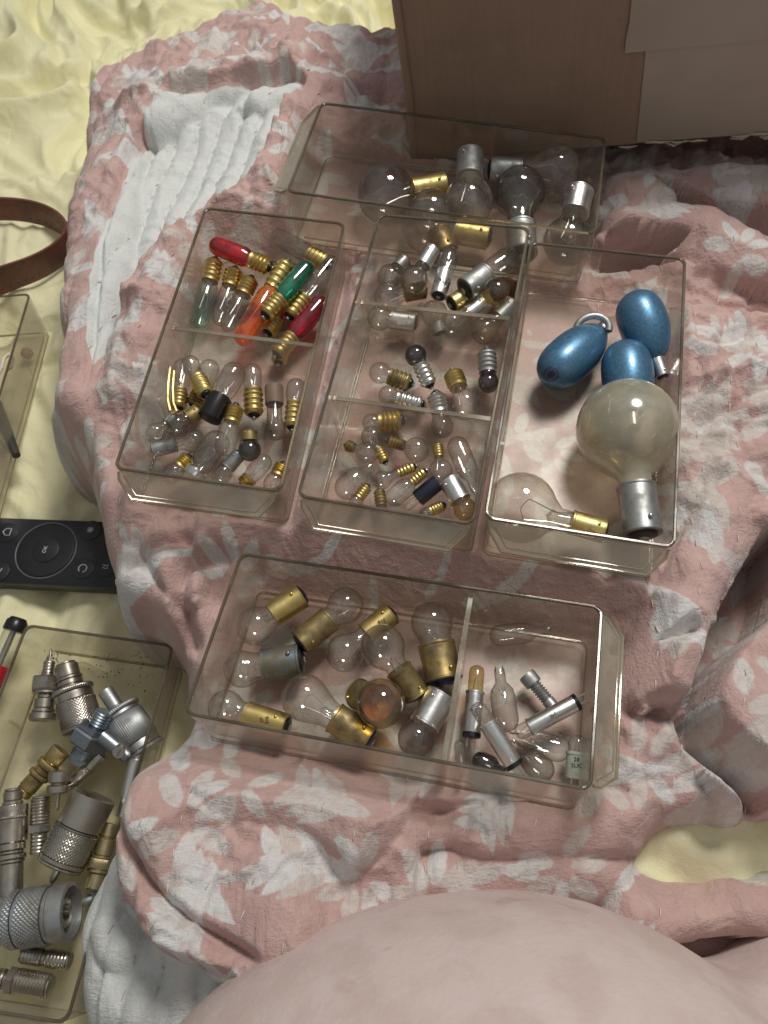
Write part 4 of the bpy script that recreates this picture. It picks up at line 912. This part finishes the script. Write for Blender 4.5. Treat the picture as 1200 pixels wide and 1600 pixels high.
# ------------------------------------------------------------------ leather strap
sp = [tuple(p) for p in chaikin([(-80, 380), (-50, 330), (0, 322), (55, 326), (92, 340), (108, 362), (98, 392), (62, 420), (20, 440), (-30, 462), (-70, 470)], 3)]
zs0 = SHZ + .02; V = []; n_ = len(sp)
for i, (px, py) in enumerate(sp):
    f = i / (n_ - 1); hgt = .12 + .11 * f
    p = W(px, py + (10 if f < .5 else 0), zs0 + .07); q2 = W(*sp[min(i + 1, n_ - 1)], zs0 + .07); q1 = W(*sp[max(i - 1, 0)], zs0 + .07)
    d = (q2 - q1).normalized(); nn_ = Vector((-d.y, d.x, 0)).normalized() * .010
    for (sx, zz) in ((-1, .004), (-1.15, hgt * .1), (-1.15, hgt * .9), (-.8, hgt), (.8, hgt), (1.15, hgt * .9), (1.15, hgt * .1), (1, .004)):
        lean = nn_ * (zz / hgt * 3.0); v_ = p + nn_ * sx + lean; v_.z = zs0 + zz + .02 * math.sin(f * 9); V.append(v_)
Fc = grid_faces(n_, 8) + [tuple(range(8))[::-1], tuple((n_ - 1) * 8 + j for j in range(8))]
t = NT('brown_leather'); nz1 = t.noise(30, 5); c = t.mix(t.ramp(t.noise(5, 4), .3, .7), (.17, .055, .035), (.10, .032, .022))
m_l = t.done(t.principled(color=c, rough=t.ramp(nz1, .3, .7, .30, .5), normal=t.bump(nz1, .35, .006)))
strap = mesh('leather_strap', V, Fc, m_l, None, True, 50); tag(strap, 'reddish brown leather strap looped on the yellow sheet', 'strap')
sl = []
for off in (.16, .84):
    for i in range(2, n_ - 3, 2):
        for sgn in (2, 5):
            a = V[i * 8 + sgn]; b = V[i * 8 + (1 if sgn == 2 else 6)]; a2 = V[(i + 1) * 8 + sgn]; b2 = V[(i + 1) * 8 + (1 if sgn == 2 else 6)]
            sl.append(([a.lerp(b, off), a.lerp(b, off).lerp(a2.lerp(b2, off), .7)], .0022))
o = tubes('stitch_line', sl, plain('brown_thread', (.09, .035, .022), .6), strap, 4); o['kind'] = 'stuff'

# ------------------------------------------------------------------ remote control
zr = SHZ + .10
A = W(-60, 812, zr); B = W(196, 810, zr); Cc = W(196, 926, zr); D = W(-60, 902, zr)
ctr = (A + B + Cc + D) / 4; xd = ((B - A) + (Cc - D)).normalized(); xd.z = 0; xd.normalize(); yd = Vector((-xd.y, xd.x, 0))
hw = ((A - D).dot(yd) + (B - Cc).dot(yd)) / 4
RM = Matrix(((xd.x, yd.x, 0, ctr.x), (xd.y, yd.y, 0, ctr.y), (0, 0, 1, zr), (0, 0, 0, 1)))
RMi = RM.inverted()
rem = empty('remote_control', RM, 'slim black remote control with a round dial, half under the quilt', 'remote')
def slab(name, P, z0, z1, bev, m_, parent):
    V = []; n_ = len(P); c_ = Vector((sum(p[0] for p in P) / n_, sum(p[1] for p in P) / n_))
    for (zz, s_) in ((z0, -bev), (z0 + bev, 0), (z1 - bev, 0), (z1 - bev * .3, -bev * .3), (z1, -bev)):
        for p in P:
            d = Vector((p[0] - c_.x, p[1] - c_.y)); l = max(d.length, 1e-6); V.append((p[0] + d.x / l * s_, p[1] + d.y / l * s_, zz))
    Fc = grid_faces(5, n_) + [tuple(range(n_))[::-1], tuple(4 * n_ + j for j in range(n_))]
    return mesh(name, V, Fc, m_, parent, True, 40)
blk = plain('remote_shell', (.012, .013, .017), .38, 0, .1, 8, .15)
slab('shell', [(x * 1, y) for x, y in rrect(.72, hw, .05, 6)], -.085, 0, .012, blk, rem)
def rl(px, py, z=0): v_ = RMi @ W(px, py, zr + z); return v_
dc = rl(72, 860); dr = abs((rl(119, 858) - rl(25, 862)).length) / 2
tor = [(dc + Vector((dr * math.cos(a / 40 * 2 * math.pi), dr * math.sin(a / 40 * 2 * math.pi), .001))) for a in range(41)]
tubes('dial_ring', [(tor, .0042)], plain('dial_ring_grey', (.12, .12, .15), .35), rem, 8)
lathe_o = lathe('dial_pad', [(dr * .93, .0), (dr * .93, .004), (dr * .88, .006), (dr * .50, .003), (.001, .003)], plain('dial_black', (.010, .011, .013), .45), rem, 40, 40, (False, False)); lathe_o.matrix_local = Matrix.Translation((dc.x, dc.y, 0)); lathe_o.matrix_parent_inverse = Matrix()
okb = lathe('ok_button', [(dr * .44, .003), (dr * .44, .007), (dr * .40, .009), (.001, .010)], plain('button_black', (.016, .017, .02), .4), rem, 32, 40, (False, False)); okb.matrix_parent_inverse = Matrix(); okb.matrix_local = Matrix.Translation((dc.x, dc.y, 0))
ic = plain('icon_print', (.55, .57, .60), .5)
lettering('OK', .026, Matrix.Translation((0, 0, .0115)) @ Matrix.Rotation(1.45, 4, 'Z'), ic, okb)
def icon_button(px, py, lines, nm):
    c_ = rl(px, py); b = lathe(nm, [(.052, 0), (.052, .004), (.046, .006), (.001, .006)], plain('button_black', (.016, .017, .02), .4), rem, 24, 40, (False, False)); b.matrix_parent_inverse = Matrix(); b.matrix_local = Matrix.Translation((c_.x, c_.y, 0))
    tubes('icon', [([Vector((x * .02, y * .02, .0075)) for x, y in l], .0024) for l in lines], ic, b, 5)
icon_button(12, 832, [[(-1, 0), (-.3, .9), (.9, .9), (.9, -.9), (-.3, -.9), (-1, 0)]], 'home_button')
arc_ = [(math.cos(a), math.sin(a)) for a in np.linspace(-.9, 4.0, 10)]
icon_button(130, 889, [arc_, [(.6, -.8), (.2, -1.0)], [(-.65, -.8), (-.9, -.4)]], 'replay_button')
icon_button(142, 829, [[(-.8, 0), (.8, 0)], [(0, -.8), (0, .8)], [(-.6, -.6), (.6, .6)], [(-.6, .6), (.6, -.6)]], 'option_button')
icon_button(166, 886, [[(-.7, .4), (.1, .1), (.7, .4)], [(-.7, -.3), (.1, -.6), (.7, -.3)]], 'volume_button')
icon_button(-2, 894, [[(-.8, -.7), (.5, .1), (.8, .9)]], 'back_button')

# ------------------------------------------------------------------ cardboard box
t = NT('cardboard'); n1 = t.noise(2.2, 4); mp = t.n('ShaderNodeMapping', {'Vector': t.n('ShaderNodeTexCoord').outputs['Object'], 'Scale': (60, 60, 2.0)}).outputs[0]
fl_ = t.noise(1.0, 3, mp); c = t.mix(t.ramp(n1, .3, .75), (.40, .275, .20), (.345, .235, .17)); c = t.mix(t.ramp(fl_, .4, .8, 0, .3), c, (.28, .19, .12))
c = t.mix(t.ramp(t.noise(26, 5), .60, .72, 0, .35), c, (.24, .165, .11)); c = t.mix(t.ramp(t.noise(5, 6, None, .7), .55, .70, 0, .4), c, (.46, .36, .26)); dent = t.noise(1.6, 3)
m_card = t.done(t.principled(color=c, rough=.72, spec=.3, normal=t.bump(t.math('ADD', t.math('ADD', t.math('MULTIPLY', fl_, .25), t.math('MULTIPLY', t.noise(50, 3), .15)), t.math('MULTIPLY', dent, 4.0)), .5, .02)))
t = NT('packing_tape'); c = t.mix(t.ramp(t.noise(3, 3), .3, .7), (.46, .385, .31), (.42, .35, .28))
m_tape = t.done(t.principled(color=c, rough=.34, spec=.6, normal=t.bump(t.noise(9, 4), .12, .01)))
zb = .055; b0 = W(648, 250, zb); b1 = W(1200, 258, zb); ux = (b1 - b0).normalized(); uy = Vector((-ux.y, ux.x, 0)); BXW, BXD, BXH = 4.2, 1.6, 1.25
BM = Matrix(((ux.x, uy.x, 0, b0.x), (ux.y, uy.y, 0, b0.y), (0, 0, 1, zb), (0, 0, 0, 1)))
BM = BM @ Matrix.Rotation(-.10, 4, 'Y')
box = empty('cardboard_box', BM, 'brown cardboard box with wide tape, standing on the quilt', 'box')
def panel(name, x0, x1, y0, y1, z0, z1, m_=m_card):
    bm = bmesh.new(); add_box(bm, x0, x1, y0, y1, z0, z1); bmesh.ops.bevel(bm, geom=bm.edges[:], offset=.006, segments=2, affect='EDGES'); return bm_obj(name, bm, m_, box, True, 40)
# front panel with a slightly torn bottom edge
nx_ = 160; V = []
for yy in (0, .035):
    for i in range(nx_ + 1):
        x = BXW * i / nx_ ; tear = 0.0 if x < 1.1 else .018 * abs(math.sin(i * 1.7)) * rnd.random() + .012 * rnd.random()
        V.append((x, yy, tear)); V.append((x, yy, BXH))
o2 = 2 * (nx_ + 1); Fc = []
for i in range(nx_):
    a = 2 * i; Fc += [(a, a + 2, a + 3, a + 1), (o2 + a + 2, o2 + a, o2 + a + 1, o2 + a + 3), (a, o2 + a, o2 + a + 2, a + 2), (a + 1, a + 3, o2 + a + 3, o2 + a + 1)]
Fc += [(0, 1, o2 + 1, o2), (2 * nx_, o2 + 2 * nx_, o2 + 2 * nx_ + 1, 2 * nx_ + 1)]
mesh('front_panel', V, Fc, m_card, box, False)
panel('side_panel', -.006, .03, .04, BXD, 0, BXH); panel('side_panel', BXW - .03, BXW + .002, .04, BXD, 0, BXH); panel('back_panel', .04, BXW - .04, BXD - .04, BXD - .002, 0, BXH)
panel('bottom_panel', .04, BXW - .04, .045, BXD - .045, .01, .04)
# corner fold ridge and tapes
tubes('corner_fold', [([(.0, .004, .01), (.012, -.004, BXH * .3), (.006, -.003, BXH * .6), (0, .002, BXH)], .020)], m_card, box, 10)
BMi = BM.inverted()
def onfront(px, py):
    n_ = BM.to_3x3() @ Vector((0, 1, 0)); d = ray(px, py); return BMi @ (CP + d * ((BM.translation - CP).dot(n_) / d.dot(n_)))
p1 = onfront(1008, 82); p2 = onfront(986, 272); p3 = onfront(976, 80); p4 = onfront(984, -60)
def sheet_on_front(name, pts, y, m_):
    V = [(x, y, z) for x, z in pts] + [(x, y + .004, z) for x, z in pts]; n_ = len(pts)
    return mesh(name, V, [tuple(range(n_)), tuple(range(n_, 2 * n_))[::-1]] + [(i, (i + 1) % n_, (i + 1) % n_ + n_, i + n_) for i in range(n_)], m_, box, False)
sheet_on_front('tape_strip', [(p2.x, .012), (BXW - .05, .012), (BXW - .05, p1.z + .03), (p1.x, p1.z + .03)], -.007, m_tape)
edge = [(BXW - .05, p3.z), (BXW - .05, BXH - .01), (p4.x, BXH - .01)] + [(p3.x + .01 * math.sin(i * 2.1) * .3, BXH - .02 - (BXH - .02 - p3.z) * (i / 12)) for i in range(13)]
sheet_on_front('tape_strip', edge, -.014, m_tape)
tr_ = []
for i in range(36):
    x = rnd.uniform(p2.x - .1, p2.x + 1.3); z = rnd.uniform(-.004, .014); tr_.append(([Vector((x, -.008, z)), Vector((x + rnd.uniform(.01, .05), -.02, z + rnd.uniform(-.012, .012))), Vector((x + rnd.uniform(.05, .09), -.010, z))], [.003, .007, .002]))
o = tubes('torn_paper', tr_, plain('torn_fibre', (.62, .52, .40), .9), box, 5); o['kind'] = 'stuff'

# ------------------------------------------------------------------ small things in the drawers at the edge of the bed
o = tubes('wire_hook', [([hit(6, a, b, .20) for a, b in ((-6, 590), (2, 576), (6, 560), (14, 553), (20, 560), (17, 574), (10, 578))], .010)], plain('ivory_plastic', (.72, .66, .55), .4), None, 10)
tag(o, 'small ivory hook in the drawer under the leather strap', 'hook')
p0 = hit(6, -8, 630, .06); p1 = hit(6, 26, 712, .06)
o = tubes('dark_rod', [([p0, p0.lerp(p1, .5), p1], [.035, .03, .02])], plain('dark_rod', (.05, .045, .04), .5), None, 10); tag(o, 'dark rod in the drawer under the leather strap', 'rod')
p0 = hit(6, 40, 556, .03); 
o = mesh('orange_cap', *[x for x in (lambda: (tube_geo([p0, p0 + Vector((0.02, .01, .02)), p0 + Vector((.03, .015, .03))], [.03, .034, .02], 16)))()], plain('orange_plastic', (.42, .19, .07), .5)); tag(o, 'small orange-brown cap in the drawer under the leather strap', 'cap')
# tool outside the connector drawer
p0 = W(-28, 1100, SHZ + .16); p1 = W(30, 966, SHZ + .20); L = (p1 - p0).length; s = scl(p0)
root = empty('test_probe', frame_at(p0, p1), 'clear barrel test probe with black cap and red handle at the connector drawer', 'test probe'); r = 17 * s
lathe('handle', [(r * .7, 0), (r, r * .2), (r, L * .42), (r * .92, L * .44)], plain('red_plastic', (.42, .015, .03), .3), root, 24, 40)
lathe('barrel', [(r * .9, L * .44), (r * .9, L * .86)], G['clear'](), root, 24, 40, (False, False))
tubes('inner_rod', [([(0, 0, L * .44), (0, 0, L * .86)], r * .3)], NICKEL(), root, 10)
lathe('cap', [(r, L * .84), (r * 1.05, L * .86), (r * 1.0, L * .95), (r * .7, L)], BLACK(), root, 24, 40)

# ------------------------------------------------------------------ person: bare bent leg rising into the frame
def person():
    t = NT('skin'); co = t.n('ShaderNodeTexCoord').outputs['Object']; n1 = t.noise(4.5, 4, co); n2 = t.noise(13, 4, co, .65); n3 = t.noise(7, 2, co, .5, .6); n4 = t.noise(60, 3, co)
    c = t.mix(t.ramp(n1, .40, .62), (.63, .52, .495), (.575, .455, .43)); c = t.mix(t.ramp(n2, .50, .75, 0, .35), c, (.68, .585, .565)); c = t.mix(t.ramp(n3, .63, .74, 0, .55), c, (.50, .335, .315))
    m_ = t.done(t.principled(color=c, rough=.50, spec=.4, sss=.10, normal=t.bump(t.math('ADD', n4, t.math('MULTIPLY', n2, 2.5)), .16, .012)))
    def P(px, py, z): v_ = W(px, py, z); return v_
    A1 = P(568, 1938, -.18); A2 = P(888, 1908, -.18); s1 = scl(A1); s2 = scl(A2)
    dd = (A2 - A1)
    ch = [(Vector((-2.3, -3.4, -.2)), 1.15), (Vector((-1.5, -2.6, -.15)), 1.12), (A1, 472 * s1), (A2, 484 * s2), (A2 + Vector((.10, -.7, -.15)), .92), (A2 + Vector((.3, -1.5, -.3)), .75), (A2 + Vector((.4, -2.2, -.35)), .6)]
    other = [(Vector((-2.3, -3.4, -.2)), 1.15), (Vector((.8, -3.2, -.3)), .95), (Vector((1.7, -1.9, -.35)), .8), (P(1300, 1778, -.36), 322 * scl(P(1300, 1778, -.36))), (P(1650, 1740, -.40), .66), (P(2300, 1650, -.45), .45)]
    bm = bmesh.new()
    for chn in (ch, other):
        pts = []; rs = []
        for (a, ra), (b, rb2) in zip(chn[:-1], chn[1:]):
            for i in range(24): u_ = i / 24; pts.append(a.lerp(b, u_)); rs.append(ra + (rb2 - ra) * u_)
        pts.append(chn[-1][0]); rs.append(chn[-1][1])
        for _ in range(40):
            pts = [pts[0]] + [(pts[i - 1] + pts[i] * 2 + pts[i + 1]) / 4 for i in range(1, len(pts) - 1)] + [pts[-1]]
        for p, r in zip(pts[::4], rs[::4]):
            bmesh.ops.create_icosphere(bm, subdivisions=4, radius=r, matrix=Matrix.Translation(p))
    me = bpy.data.meshes.new('person'); bm.to_mesh(me); bm.free(); o = link(bpy.data.objects.new('person', me))
    rm = o.modifiers.new('join', 'REMESH'); rm.mode = 'VOXEL'; rm.voxel_size = .06; rm.use_smooth_shade = True
    sm = o.modifiers.new('smooth', 'SMOOTH'); sm.iterations = 12; sm.factor = .6
    ss = o.modifiers.new('sub', 'SUBSURF'); ss.levels = 1; ss.render_levels = 1
    me.materials.append(m_)
    return tag(o, 'person with bare pale legs bent beside the quilt, only the skin in view', 'person')
person()
